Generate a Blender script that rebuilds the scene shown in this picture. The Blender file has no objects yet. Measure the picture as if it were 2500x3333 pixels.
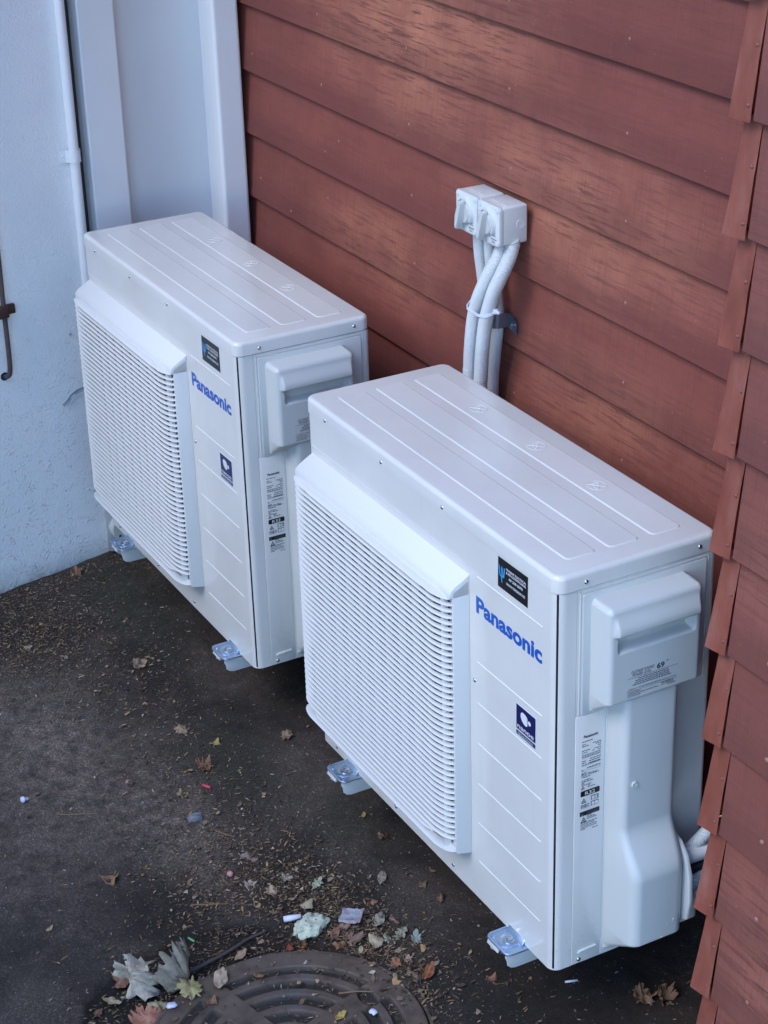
import bpy, bmesh, math, random
from mathutils import Vector, Matrix, noise
scene = bpy.context.scene
COL = scene.collection
PI = math.pi
R = math.radians

# ------------------------------------------------------------------ camera, world, sun, exposure
cam_d = bpy.data.cameras.new('camera')
cam = bpy.data.objects.new('camera', cam_d); COL.objects.link(cam)
cam.location = (3.09681654, -1.47838861, 2.20349285)
cam.rotation_euler = (R(63.80380767), R(1.60449984), R(61.28736491))
cam_d.sensor_fit = 'VERTICAL'; cam_d.sensor_height = 24.0; cam_d.lens = 24.0 * 1.89546800
cam_d.clip_start = 0.05; cam_d.clip_end = 200
scene.camera = cam
world = bpy.data.worlds.new('World'); scene.world = world; world.use_nodes = True
wn = world.node_tree; bg = wn.nodes['Background']
sky = wn.nodes.new('ShaderNodeTexSky'); sky.sky_type = 'NISHITA'; sky.sun_disc = False
SUN = Vector((0.12, -0.67, 0.68)).normalized()
sky.sun_elevation = math.asin(SUN.z); sky.sun_rotation = math.atan2(SUN.x, SUN.y)
sky.air_density = 1.0; sky.dust_density = 0.1; sky.ozone_density = 6.0
wn.links.new(sky.outputs[0], bg.inputs[0]); bg.inputs[1].default_value = 0.15
sun_d = bpy.data.lights.new('sun', 'SUN'); sun = bpy.data.objects.new('sun', sun_d); COL.objects.link(sun)
sun_d.energy = 0.5; sun_d.angle = R(28); sun_d.color = (1.0, 0.94, 0.86)
sun.location = (0, 0, 6); sun.rotation_euler = SUN.to_track_quat('Z', 'Y').to_euler()
vs = scene.view_settings; vs.view_transform = 'Standard'; vs.look = 'None'; vs.exposure = 1.92; vs.gamma = 1.0; vs.use_curve_mapping = False

# ------------------------------------------------------------------ materials
def mat(name, col, rough=0.5, metal=0.0, coat=0.0, spec=0.5):
    m = bpy.data.materials.new(name); m.use_nodes = True
    b = m.node_tree.nodes['Principled BSDF']
    b.inputs['Base Color'].default_value = (*col, 1); b.inputs['Roughness'].default_value = rough
    b.inputs['Metallic'].default_value = metal; b.inputs['Coat Weight'].default_value = coat
    b.inputs['Coat Roughness'].default_value = 0.06; b.inputs['Specular IOR Level'].default_value = spec
    return m
class NT:
    def __init__(s, m): s.m = m; s.t = m.node_tree; s.b = s.t.nodes['Principled BSDF']
    def n(s, typ, **kw):
        nd = s.t.nodes.new(typ)
        for k, v in kw.items(): setattr(nd, k, v)
        return nd
    def l(s, a, b): s.t.links.new(a, b)
    def coords(s, scale=(1, 1, 1), rnd=False, kind='Object'):
        tc = s.n('ShaderNodeTexCoord'); mp = s.n('ShaderNodeMapping'); mp.inputs['Scale'].default_value = scale
        if rnd:
            oi = s.n('ShaderNodeObjectInfo'); mu = s.n('ShaderNodeVectorMath', operation='SCALE'); mu.inputs['Scale'].default_value = 37.0
            cb = s.n('ShaderNodeCombineXYZ')
            for i in range(3): s.l(oi.outputs['Random'], cb.inputs[i])
            s.l(cb.outputs[0], mu.inputs[0])
            ad = s.n('ShaderNodeVectorMath', operation='ADD'); s.l(tc.outputs[kind], ad.inputs[0]); s.l(mu.outputs[0], ad.inputs[1]); s.l(ad.outputs[0], mp.inputs['Vector'])
        else: s.l(tc.outputs[kind], mp.inputs['Vector'])
        return mp.outputs[0]
    def noise(s, vec, scale, detail=4, rough=0.55, dist=0.0):
        nd = s.n('ShaderNodeTexNoise'); nd.inputs['Scale'].default_value = scale; nd.inputs['Detail'].default_value = detail
        nd.inputs['Roughness'].default_value = rough; nd.inputs['Distortion'].default_value = dist; s.l(vec, nd.inputs['Vector']); return nd.outputs[0]
    def ramp(s, fac, stops):
        nd = s.n('ShaderNodeValToRGB'); cr = nd.color_ramp
        while len(cr.elements) < len(stops): cr.elements.new(0.5)
        for e, (p, c) in zip(cr.elements, stops):
            e.position = p; e.color = (*c, 1) if len(c) == 3 else c
        s.l(fac, nd.inputs[0]); return nd.outputs[0]
    def step(s, fac, a, b): return s.ramp(fac, [(a, (0, 0, 0)), (b, (1, 1, 1))])
    def mix(s, fac, a, b, mode='MIX'):
        nd = s.n('ShaderNodeMix', data_type='RGBA', blend_type=mode)
        for sock, v in ((nd.inputs[0], fac), (nd.inputs[6], a), (nd.inputs[7], b)):
            if isinstance(v, (int, float)): sock.default_value = v
            elif isinstance(v, tuple): sock.default_value = (*v, 1)
            else: s.l(v, sock)
        return nd.outputs[2]
    def math(s, op, a, b=0.0):
        nd = s.n('ShaderNodeMath', operation=op)
        for i, v in enumerate((a, b)):
            if isinstance(v, (int, float)): nd.inputs[i].default_value = v
            else: s.l(v, nd.inputs[i])
        return nd.outputs[0]
    def color(s, c): s.l(c, s.b.inputs['Base Color'])
    def bump(s, h, strength=0.3, dist=0.002, prev=None):
        nd = s.n('ShaderNodeBump'); nd.inputs['Strength'].default_value = strength; nd.inputs['Distance'].default_value = dist
        s.l(h, nd.inputs['Height'])
        if prev is not None: s.l(prev, nd.inputs['Normal'])
        s.l(nd.outputs[0], s.b.inputs['Normal']); return nd.outputs[0]

M = {}
# powder-coated unit paint: glossy warm white with faint dust
m = mat('unit_paint', (0.66, 0.66, 0.64), 0.22, spec=0.55); t = NT(m); v = t.coords()
d = t.noise(v, 5, 5); cc = t.ramp(d, [(0.3, (0.64, 0.62, 0.585)), (0.7, (0.70, 0.68, 0.645))])
sz = t.n('ShaderNodeSeparateXYZ'); t.l(v, sz.inputs[0])
spl = t.math('MULTIPLY', t.ramp(sz.outputs[2], [(0.02, (1, 1, 1)), (0.16, (0, 0, 0))]), t.step(t.noise(v, 160, 4, 0.7), 0.58, 0.70))
cc = t.mix(t.math('MULTIPLY', spl, 0.45), cc, (0.30, 0.26, 0.21))
run = t.math('MULTIPLY', t.step(t.noise(t.coords((60, 60, 1.5)), 1.5, 4, 0.6), 0.55, 0.75), 0.10); t.color(t.mix(run, cc, (0.42, 0.41, 0.38)))
t.l(t.ramp(t.noise(v, 9, 4), [(0.3, (0.10,) * 3), (0.75, (0.22,) * 3)]), t.b.inputs['Roughness'])
t.bump(t.noise(v, 700, 2), 0.04, 0.0005); M['paint'] = m
m = mat('grille_plastic', (0.68, 0.67, 0.65), 0.42); M['grille'] = m
m = mat('cover_plastic', (0.56, 0.57, 0.555), 0.38); t = NT(m); v = t.coords(); t.bump(t.noise(v, 900, 2), 0.05, 0.0005); M['cover'] = m
M['switch'] = mat('switch_plastic', (0.66, 0.68, 0.67), 0.32)
m = mat('conduit_plastic', (0.60, 0.62, 0.62), 0.4); M['conduit'] = m
M['white_pipe'] = mat('white_pipe', (0.78, 0.78, 0.80), 0.35)
M['fan_shade'] = mat('fan_shade_dark', (0.055, 0.058, 0.068), 0.8)
M['black'] = mat('black_plastic', (0.012, 0.012, 0.014), 0.45)
M['dark'] = mat('dark_interior', (0.012, 0.011, 0.013), 0.9)
M['zinc'] = mat('zinc_steel', (0.50, 0.60, 0.74), 0.3, metal=1.0)
t = NT(M['zinc']); v = t.coords(); t.l(t.ramp(t.noise(v, 120, 3), [(0.3, (0.30,) * 3), (0.7, (0.42,) * 3)]), t.b.inputs['Roughness'])
M['steel'] = mat('screw_steel', (0.55, 0.56, 0.58), 0.25, metal=1.0)
M['bracket'] = mat('bracket_coat', (0.58, 0.59, 0.58), 0.45)
M['blue'] = mat('brand_blue', (0.004, 0.090, 0.44), 0.4)
M['navy'] = mat('sticker_navy', (0.008, 0.008, 0.085), 0.35)
M['stick_black'] = mat('sticker_black', (0.008, 0.007, 0.009), 0.35)
M['stick_white'] = mat('sticker_white', (0.72, 0.75, 0.8), 0.4)
M['cyan'] = mat('sticker_cyan', (0.05, 0.33, 0.62), 0.4)
M['ink'] = mat('print_ink', (0.02, 0.022, 0.04), 0.6)
M['print_white'] = mat('print_white', (0.7, 0.7, 0.72), 0.6)
M['ink_soft'] = mat('print_fine', (0.10, 0.11, 0.14), 0.6)
M['tie'] = mat('nylon_tie', (0.7, 0.72, 0.85), 0.35)
# stained rough-sawn weatherboards
def board_material(name, base, worn, dark, amount, patches):
    m = mat(name, base, 0.75, spec=0.28); t = NT(m); v = t.coords(rnd=True); vw = t.coords(kind='Object')
    geo = t.n('ShaderNodeNewGeometry'); pos = geo.outputs['Position']
    vx = t.coords((1.4, 1, 30), rnd=True); vh = t.coords((110, 1, 3.5), rnd=True); vf = t.coords((7, 1, 260), rnd=True); vs2 = t.coords((5, 1, 75), rnd=True)
    streak = t.noise(vx, 4.5, 6, 0.7); hatch = t.noise(vh, 2.0, 5, 0.75); fine = t.noise(vf, 2.0, 4, 0.65); scr = t.noise(vs2, 1.6, 6, 0.7); cloud = t.noise(v, 6.5, 6, 0.62)
    # sun-bleached areas of the wall, set by where they are on the wall
    wear = None
    for (cx, cz, rx, rz, k) in patches:
        mp = t.n('ShaderNodeMapping'); mp.inputs['Location'].default_value = (-cx / rx, 0, -cz / rz); mp.inputs['Scale'].default_value = (1 / rx, 0, 1 / rz); t.l(pos, mp.inputs['Vector'])
        ln = t.n('ShaderNodeVectorMath', operation='LENGTH'); t.l(mp.outputs[0], ln.inputs[0])
        q = t.math('MULTIPLY', t.ramp(ln.outputs['Value'], [(0.15, (1, 1, 1)), (1.0, (0, 0, 0))]), k); wear = q if wear is None else t.math('MAXIMUM', wear, q)
    wear = t.math('MULTIPLY', wear, t.ramp(cloud, [(0.28, (0.25,) * 3), (0.60, (1, 1, 1))]))
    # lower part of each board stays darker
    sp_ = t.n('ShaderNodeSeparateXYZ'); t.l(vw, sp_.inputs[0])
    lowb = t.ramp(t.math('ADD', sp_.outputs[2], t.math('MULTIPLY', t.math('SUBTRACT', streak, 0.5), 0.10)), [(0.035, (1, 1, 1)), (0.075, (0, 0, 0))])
    c = t.mix(t.ramp(cloud, [(0.3, (0, 0, 0)), (0.75, (1, 1, 1))]), tuple(a * 0.88 for a in base), tuple(a * 1.12 for a in base))
    c = t.mix(t.math('MULTIPLY', wear, amount), c, worn)
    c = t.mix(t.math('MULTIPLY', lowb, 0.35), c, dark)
    c = t.mix(t.math('MULTIPLY', t.step(hatch, 0.50, 0.76), 0.42), c, dark)
    c = t.mix(t.math('MULTIPLY', t.step(fine, 0.52, 0.80), 0.10), c, worn)
    c = t.mix(t.math('MULTIPLY', t.math('MULTIPLY', t.step(scr, 0.50, 0.57), t.step(streak, 0.40, 0.54)), t.math('ADD', t.math('MULTIPLY', wear, 0.85), 0.16)), c, tuple(a * 0.9 for a in dark))
    spk = t.noise(v, 210, 2); c = t.mix(t.math('MULTIPLY', t.math('MULTIPLY', t.step(spk, 0.73, 0.76), t.step(t.noise(v, 9, 3), 0.45, 0.6)), 0.6), c, (0.55, 0.36, 0.31))
    t.color(c)
    pb = t.bump(fine, 0.35, 0.0012); t.bump(t.math('ADD', hatch, t.math('MULTIPLY', scr, 0.5)), 0.25, 0.001, pb)
    return m
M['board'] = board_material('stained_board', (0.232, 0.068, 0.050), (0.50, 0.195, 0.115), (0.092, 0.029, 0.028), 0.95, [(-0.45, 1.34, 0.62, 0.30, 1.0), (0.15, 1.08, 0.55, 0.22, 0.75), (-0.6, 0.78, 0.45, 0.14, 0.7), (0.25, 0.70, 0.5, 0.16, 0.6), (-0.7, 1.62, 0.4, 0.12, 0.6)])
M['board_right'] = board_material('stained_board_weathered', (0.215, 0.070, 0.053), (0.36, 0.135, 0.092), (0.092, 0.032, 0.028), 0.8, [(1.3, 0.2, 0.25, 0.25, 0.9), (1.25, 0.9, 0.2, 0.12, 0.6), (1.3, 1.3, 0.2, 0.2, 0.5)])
m = mat('soaker_paint', (0.33, 0.125, 0.085), 0.42, spec=0.45); t = NT(m); v = t.coords((1, 1, 0.35), rnd=True)
c = t.ramp(t.noise(v, 26, 5, 0.6), [(0.3, (0.35, 0.105, 0.070)), (0.55, (0.47, 0.155, 0.105)), (0.75, (0.55, 0.245, 0.19))])
t.color(c); t.bump(t.noise(v, 60, 3), 0.08, 0.001); M['soaker'] = m
M['nail'] = mat('nail_head', (0.36, 0.19, 0.155), 0.45, metal=0.2)
M['nail_dark'] = mat('nail_painted', (0.20, 0.08, 0.065), 0.5)
# painted plaster
m = mat('painted_plaster', (0.70, 0.715, 0.74), 0.62, spec=0.35); t = NT(m); v = t.coords()
c = t.ramp(t.noise(v, 3.0, 4), [(0.3, (0.77, 0.77, 0.775)), (0.7, (0.84, 0.835, 0.825))])
# grime that rises from the ground
sx = t.n('ShaderNodeSeparateXYZ'); t.l(v, sx.inputs[0])
low = t.math('ADD', sx.outputs[2], t.math('MULTIPLY', t.noise(v, 22, 5, 0.7), 0.09))
c = t.mix(t.ramp(low, [(0.034, (1, 1, 1)), (0.070, (0.35,) * 3), (0.13, (0, 0, 0))]), c, (0.11, 0.10, 0.07))
spk = t.math('MULTIPLY', t.step(t.noise(v, 75, 2), 0.70, 0.74), t.ramp(low, [(0.05, (1, 1, 1)), (0.55, (0.0, 0.0, 0.0))]))
c = t.mix(t.math('MULTIPLY', spk, 0.8), c, (0.16, 0.17, 0.19)); t.color(c)
dv = t.n('ShaderNodeTexNoise'); dv.inputs['Scale'].default_value = 70; dv.inputs['Detail'].default_value = 3; t.l(v, dv.inputs['Vector'])
dm = t.n('ShaderNodeVectorMath', operation='MULTIPLY_ADD'); dm.inputs[1].default_value = (0.03, 0.03, 0.012); t.l(dv.outputs['Color'], dm.inputs[0]); t.l(v, dm.inputs[2])
bl = t.n('ShaderNodeTexVoronoi'); bl.inputs['Scale'].default_value = 120; t.l(dm.outputs[0], bl.inputs['Vector'])
blob = t.math('MULTIPLY', t.ramp(bl.outputs['Distance'], [(0.0, (1, 1, 1)), (0.5, (0, 0, 0))]), t.math('MULTIPLY', t.step(t.noise(v, 30, 5, 0.7), 0.46, 0.66), t.ramp(low, [(0.3, (1, 1, 1)), (1.2, (0.25,) * 3)])))
pb = t.bump(t.noise(v, 150, 4, 0.65), 0.7, 0.003); t.bump(blob, 0.95, 0.004, pb); M['plaster'] = m
m = mat('trim_paint', (0.70, 0.715, 0.75), 0.38); t = NT(m); v = t.coords()
t.color(t.ramp(t.noise(v, 4, 4), [(0.3, (0.77, 0.77, 0.77)), (0.7, (0.81, 0.805, 0.80))])); t.bump(t.noise(v, 90, 3), 0.05, 0.001); M['trim'] = m
m = mat('panel_paint', (0.60, 0.615, 0.65), 0.42); t = NT(m); v = t.coords()
t.color(t.ramp(t.noise(v, 3, 4), [(0.3, (0.64, 0.64, 0.65)), (0.7, (0.69, 0.69, 0.695))])); M['panel'] = m
M['bare_plaster'] = mat('bare_plaster', (0.40, 0.42, 0.46), 0.9)
m = mat('rusty_steel', (0.05, 0.025, 0.02), 0.7, metal=0.3); t = NT(m); v = t.coords()
t.color(t.ramp(t.noise(v, 60, 5, 0.7), [(0.3, (0.035, 0.022, 0.022)), (0.6, (0.07, 0.032, 0.022)), (0.8, (0.15, 0.055, 0.02))])); t.bump(t.noise(v, 200, 3), 0.4, 0.001); M['rust'] = m
m = mat('pipe_dark', (0.065, 0.045, 0.05), 0.6); t = NT(m); v = t.coords()
t.color(t.ramp(t.noise(v, 40, 4), [(0.35, (0.06, 0.042, 0.05)), (0.7, (0.10, 0.06, 0.055))])); M['old_pipe'] = m
# cast iron cover
m = mat('cast_iron', (0.10, 0.085, 0.08), 0.68, metal=0.25); t = NT(m); v = t.coords()
c = t.ramp(t.noise(v, 14, 6, 0.65), [(0.3, (0.060, 0.042, 0.033)), (0.5, (0.125, 0.085, 0.062)), (0.72, (0.17, 0.125, 0.095))])
c = t.mix(t.math('MULTIPLY', t.step(t.noise(v, 7, 4), 0.55, 0.7), 0.6), c, (0.075, 0.082, 0.105))
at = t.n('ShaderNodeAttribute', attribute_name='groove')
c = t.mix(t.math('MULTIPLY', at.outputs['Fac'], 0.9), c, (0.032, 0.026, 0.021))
t.color(c); t.bump(t.noise(v, 180, 4, 0.7), 0.35, 0.0015); M['iron'] = m
# asphalt, soil, and shade under the units put into the colour
m = mat('asphalt', (0.04, 0.037, 0.036), 0.85, spec=0.3); t = NT(m); v = t.coords()
def att(n): return t.n('ShaderNodeAttribute', attribute_name=n).outputs['Fac']
n1 = t.noise(v, 4.2, 8, 0.70, 0.6); n2 = t.noise(v, 34, 6, 0.7); n3 = t.noise(v, 210, 4, 0.75)
c = t.ramp(n1, [(0.34, (0.028, 0.020, 0.015)), (0.50, (0.068, 0.051, 0.040)), (0.66, (0.140, 0.106, 0.083))])
c = t.mix(t.math('MULTIPLY', att('dust'), t.step(n2, 0.30, 0.68)), c, (0.34, 0.25, 0.195))
c = t.mix(t.math('MULTIPLY', att('moss'), t.step(n2, 0.36, 0.62)), c, (0.034, 0.043, 0.022))
soil_shade = t.ramp(n2, [(0.3, (0.012, 0.008, 0.006)), (0.6, (0.026, 0.018, 0.012)), (0.8, (0.052, 0.034, 0.021))])
sm = t.math('MULTIPLY', att('soil_shade'), t.ramp(t.math('ADD', t.math('MULTIPLY', n2, 0.6), t.math('MULTIPLY', att('soil_shade'), 0.7)), [(0.45, (0, 0, 0)), (0.75, (1, 1, 1))]))
c = t.mix(sm, c, soil_shade)
c = t.mix(t.math('MULTIPLY', t.math('MULTIPLY', t.step(n3, 0.54, 0.72), t.ramp(n2, [(0.35, (0.1,) * 3), (0.65, (0.6,) * 3)])), 1.0), c, (0.19, 0.155, 0.125))
c = t.mix(t.math('MULTIPLY', t.step(n3, 0.46, 0.30), 0.55), c, (0.010, 0.008, 0.007))
vo = t.n('ShaderNodeTexVoronoi'); vo.inputs['Scale'].default_value = 120; t.l(v, vo.inputs['Vector'])
dots = t.math('MULTIPLY', t.ramp(vo.outputs['Distance'], [(0.10, (1, 1, 1)), (0.20, (0, 0, 0))]), t.step(t.noise(v, 60, 2), 0.58, 0.62))
c = t.mix(t.math('MULTIPLY', dots, 0.75), c, (0.34, 0.35, 0.38)); t.color(c)
pb = t.bump(n3, 0.55, 0.003); t.bump(n2, 0.35, 0.006, pb); M['asphalt'] = m
# litter / leaves
m = mat('leaf_litter', (0.2, 0.12, 0.05), 0.75); t = NT(m); g = t.n('ShaderNodeNewGeometry')
t.color(t.ramp(g.outputs['Random Per Island'], [(0.0, (0.04, 0.022, 0.012)), (0.4, (0.105, 0.060, 0.032)), (0.65, (0.19, 0.115, 0.058)), (0.8, (0.25, 0.175, 0.115)), (0.93, (0.34, 0.20, 0.07)), (1.0, (0.46, 0.38, 0.28))])); M['litter'] = m
m = mat('grit', (0.3, 0.3, 0.3), 0.8); t = NT(m); g = t.n('ShaderNodeNewGeometry')
t.color(t.ramp(g.outputs['Random Per Island'], [(0.0, (0.05, 0.045, 0.04)), (0.6, (0.13, 0.115, 0.10)), (0.88, (0.26, 0.24, 0.22)), (1.0, (0.5, 0.48, 0.45))])); M['grit'] = m
m = mat('fallen_leaf', (0.3, 0.2, 0.1), 0.62, spec=0.35); t = NT(m); v = t.coords(rnd=True); oi = t.n('ShaderNodeObjectInfo')
dk = t.mix(1.0, oi.outputs['Color'], (0.42, 0.36, 0.32), 'MULTIPLY')
c = t.mix(t.math('MULTIPLY', t.step(t.noise(v, 90, 5, 0.65), 0.46, 0.72), 0.6), oi.outputs['Color'], dk)
c = t.mix(t.math('MULTIPLY', t.step(t.noise(v, 420, 2), 0.66, 0.72), 0.6), c, (0.07, 0.045, 0.03))
ve = t.n('ShaderNodeAttribute', attribute_name='vein'); c = t.mix(t.math('MULTIPLY', ve.outputs['Fac'], 0.2), c, (0.5, 0.42, 0.3)); t.color(c)
t.bump(t.noise(v, 160, 4), 0.3, 0.001); M['leaf'] = m
M['twig'] = mat('twig_bark', (0.075, 0.055, 0.048), 0.8); M['straw'] = mat('dry_stalk', (0.24, 0.13, 0.06), 0.7)
m = mat('foam', (0.55, 0.6, 0.5), 0.8); t = NT(m); v = t.coords()
t.color(t.mix(t.step(t.noise(v, 130, 4), 0.58, 0.66), (0.55, 0.56, 0.42), (0.10, 0.09, 0.07))); t.bump(t.noise(v, 170, 3), 0.5, 0.003); M['foam'] = m
m = mat('paper', (0.6, 0.62, 0.72), 0.6); t = NT(m); v = t.coords()
t.color(t.mix(t.step(t.noise(v, 50, 4), 0.52, 0.66), (0.58, 0.58, 0.62), (0.50, 0.36, 0.40))); M['paper'] = m
M['white_bit'] = mat('white_plastic', (0.68, 0.67, 0.8), 0.5); M['green'] = mat('green_plastic', (0.16, 0.5, 0.16), 0.4)
M['red'] = mat('red_plastic', (0.55, 0.06, 0.09), 0.4); M['stone'] = mat('blue_grey_stone', (0.17, 0.175, 0.185), 0.7); M['pink'] = mat('pink_pebble', (0.55, 0.24, 0.22), 0.6)

# ------------------------------------------------------------------ helpers
def link(name, bm, m, parent=None, smooth=False, loc=None):
    me = bpy.data.meshes.new(name); bmesh.ops.recalc_face_normals(bm, faces=bm.faces); bm.to_mesh(me); bm.free()
    return link_me(name, me, m, parent, smooth, loc)
def link_me(name, me, m, parent=None, smooth=False, loc=None):
    for mm in (m if isinstance(m, (list, tuple)) else [m]): me.materials.append(mm)
    if smooth:
        me.polygons.foreach_set('use_smooth', [True] * len(me.polygons))
        if smooth != 'all': me.set_sharp_from_angle(angle=R(smooth if smooth > 1 else 35))
    o = bpy.data.objects.new(name, me); COL.objects.link(o)
    if parent is not None: o.parent = parent
    if loc is not None: o.location = loc
    return o
def tag(o, label=None, cat=None, group=None, kind=None):
    for k, v in (('label', label), ('category', cat), ('group', group), ('kind', kind)):
        if v: o[k] = v
    return o
def thing(name, label, cat, loc=(0, 0, 0), group=None):
    o = bpy.data.objects.new(name, None); COL.objects.link(o); o.location = loc; o.empty_display_size = 0.05
    return tag(o, label, cat, group)
def box(bm, x0, x1, y0, y1, z0, z1, bev=0.0, seg=2):
    vs_ = bmesh.ops.create_cube(bm, size=1.0)['verts']
    for v in vs_: v.co = Vector(((x0 + x1) / 2 + v.co.x * (x1 - x0), (y0 + y1) / 2 + v.co.y * (y1 - y0), (z0 + z1) / 2 + v.co.z * (z1 - z0)))
    if bev:
        es = list({e for v in vs_ for e in v.link_edges}); bmesh.ops.bevel(bm, geom=es, offset=bev, segments=seg, affect='EDGES', profile=0.5)
def bbox(*a, **k):
    bm = bmesh.new(); box(bm, *a, **k); return bm
def prism(bm, pts, axis, a, b, bev=0.0, seg=2):
    """polygon pts extruded along axis from a to b; pts are the other two coordinates in cyclic order"""
    def co(p, w): return {'x': (w, p[0], p[1]), 'y': (p[0], w, p[1]), 'z': (p[0], p[1], w)}[axis]
    n = len(pts); A = [bm.verts.new(co(p, a)) for p in pts]; B = [bm.verts.new(co(p, b)) for p in pts]
    fs = [bm.faces.new(A[::-1]), bm.faces.new(B)] + [bm.faces.new((A[i], A[(i + 1) % n], B[(i + 1) % n], B[i])) for i in range(n)]
    bmesh.ops.recalc_face_normals(bm, faces=fs)
    if bev:
        es = list({e for f in fs[:2] for e in f.edges}); bmesh.ops.bevel(bm, geom=es, offset=bev, segments=seg, affect='EDGES', profile=0.5)
def rrect(x0, x1, y0, y1, r, n=6):
    out = []
    for cx, cy, a0 in ((x1 - r, y1 - r, 0), (x0 + r, y1 - r, 90), (x0 + r, y0 + r, 180), (x1 - r, y0 + r, 270)):
        for i in range(n + 1): a = R(a0 + 90 * i / n); out.append((cx + r * math.cos(a), cy + r * math.sin(a)))
    return out
def disc(cx, cy, rx, ry=None, n=20): return [(cx + rx * math.cos(2 * PI * i / n), cy + (ry or rx) * math.sin(2 * PI * i / n)) for i in range(n)]
def lathe(bm, prof, c, axis, n=20):
    """prof: list of (radius, along)"""
    ax = Vector(axis).normalized(); u = ax.orthogonal().normalized(); w = ax.cross(u); rings = []
    for r, h in prof: rings.append([bm.verts.new(Vector(c) + ax * h + (u * math.cos(2 * PI * i / n) + w * math.sin(2 * PI * i / n)) * max(r, 1e-5)) for i in range(n)])
    for a, b in zip(rings, rings[1:]):
        for i in range(n): bm.faces.new((a[i], a[(i + 1) % n], b[(i + 1) % n], b[i]))
    bm.faces.new(rings[0][::-1]); bm.faces.new(rings[-1])
def catmull(P, per):
    P = [Vector(p) for p in P]; P = [2 * P[0] - P[1]] + P + [2 * P[-1] - P[-2]]; out = []
    for i in range(1, len(P) - 2):
        for k in range(per):
            t_ = k / per; a, b, c_, d_ = P[i - 1:i + 3]
            out.append(0.5 * ((2 * b) + (c_ - a) * t_ + (2 * a - 5 * b + 4 * c_ - d_) * t_ ** 2 + (3 * b - a - 3 * c_ + d_) * t_ ** 3))
    out.append(P[-2]); return out
def resample(pts, step):
    out = [pts[0]]; acc = 0
    for a, b in zip(pts, pts[1:]):
        L = (b - a).length; s = step - acc
        while s <= L: out.append(a.lerp(b, s / L)); s += step
        acc = (acc + L) % step if s - step <= L else acc + L
        acc = L - (s - step)
    return out
def tube(bm, pts, rad, n=12, caps=True):
    """rad: number or function(i)"""
    rf = rad if callable(rad) else (lambda i: rad); rings = []; u = None
    for i, p in enumerate(pts):
        tn = (pts[min(i + 1, len(pts) - 1)] - pts[max(i - 1, 0)]).normalized()
        u = tn.orthogonal().normalized() if u is None else (u - tn * u.dot(tn)).normalized()
        w = tn.cross(u); r = rf(i); rings.append([bm.verts.new(p + (u * math.cos(2 * PI * k / n) + w * math.sin(2 * PI * k / n)) * r) for k in range(n)])
    for a, b in zip(rings, rings[1:]):
        for k in range(n): bm.faces.new((a[k], a[(k + 1) % n], b[(k + 1) % n], b[k]))
    if caps: bm.faces.new(rings[0][::-1]); bm.faces.new(rings[-1])
def ribbed(path, r, pitch=0.0036, depth=0.0010, n=14):
    pts = resample(catmull(path, 24), pitch / 4); bm = bmesh.new()
    tube(bm, pts, lambda i: r - depth * (0, 0.25, 1, 0.25)[i % 4], n); return bm
_txt = {}
def text_mesh(s, off=0.0):
    c = bpy.data.curves.new('t', 'FONT'); c.body = s; c.size = 1.0; c.offset = off; c.resolution_u = 4
    o = bpy.data.objects.new('t', c); COL.objects.link(o); dg = bpy.context.evaluated_depsgraph_get(); dg.update()
    me = bpy.data.meshes.new_from_object(o.evaluated_get(dg)); bpy.data.objects.remove(o); bpy.data.curves.remove(c); return me
def text(s, x0, x1, y0, y1, frame, m, parent, off=0.0, name='lettering', ref=None):
    """fit text into the rectangle x0..x1, y0..y1 of a frame (origin, right, up, normal). y0 = baseline, y1 = cap line"""
    me = text_mesh(s, off); vs_ = [v.co.copy() for v in me.vertices]
    a0 = min(v.x for v in vs_); a1 = max(v.x for v in vs_); cap = 0.70
    O, U, V, N = frame
    for v in me.vertices:
        u = x0 + (v.co.x - a0) / (a1 - a0) * (x1 - x0); w = y0 + v.co.y / cap * (y1 - y0); v.co = O + U * u + V * w
    me.materials.clear(); return link_me(name, me, m, parent)
def poly(pts, frame, m, parent, name, th=0.0):
    O, U, V, N = frame; bm = bmesh.new()
    top = [bm.verts.new(O + U * p[0] + V * p[1] + N * th) for p in pts]; f = bm.faces.new(top)
    if th:
        lo = [bm.verts.new(O + U * p[0] + V * p[1]) for p in pts]; n = len(pts)
        for i in range(n): bm.faces.new((top[i], top[(i + 1) % n], lo[(i + 1) % n], lo[i]))
    bmesh.ops.triangulate(bm, faces=[f]); me = bpy.data.meshes.new(name); bm.normal_update(); bm.to_mesh(me); bm.free(); return link_me(name, me, m, parent)
def quads(rects, frame, m, parent, name, kind='stuff'):
    O, U, V, N = frame; vs_ = []; fs = []
    for (a, b, c, d_) in rects:
        k = len(vs_); vs_ += [tuple(O + U * p + V * q) for p, q in ((a, c), (b, c), (b, d_), (a, d_))]; fs.append((k, k + 1, k + 2, k + 3))
    me = bpy.data.meshes.new(name); me.from_pydata(vs_, [], fs); return tag(link_me(name, me, m, parent), kind=kind)
def copy_tree(o, parent=None):
    c = o.copy(); COL.objects.link(c)
    if parent is not None: c.parent = parent
    for ch in list(o.children): copy_tree(ch, c)
    return c
X, Y, Z = Vector((1, 0, 0)), Vector((0, 1, 0)), Vector((0, 0, 1))

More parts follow.
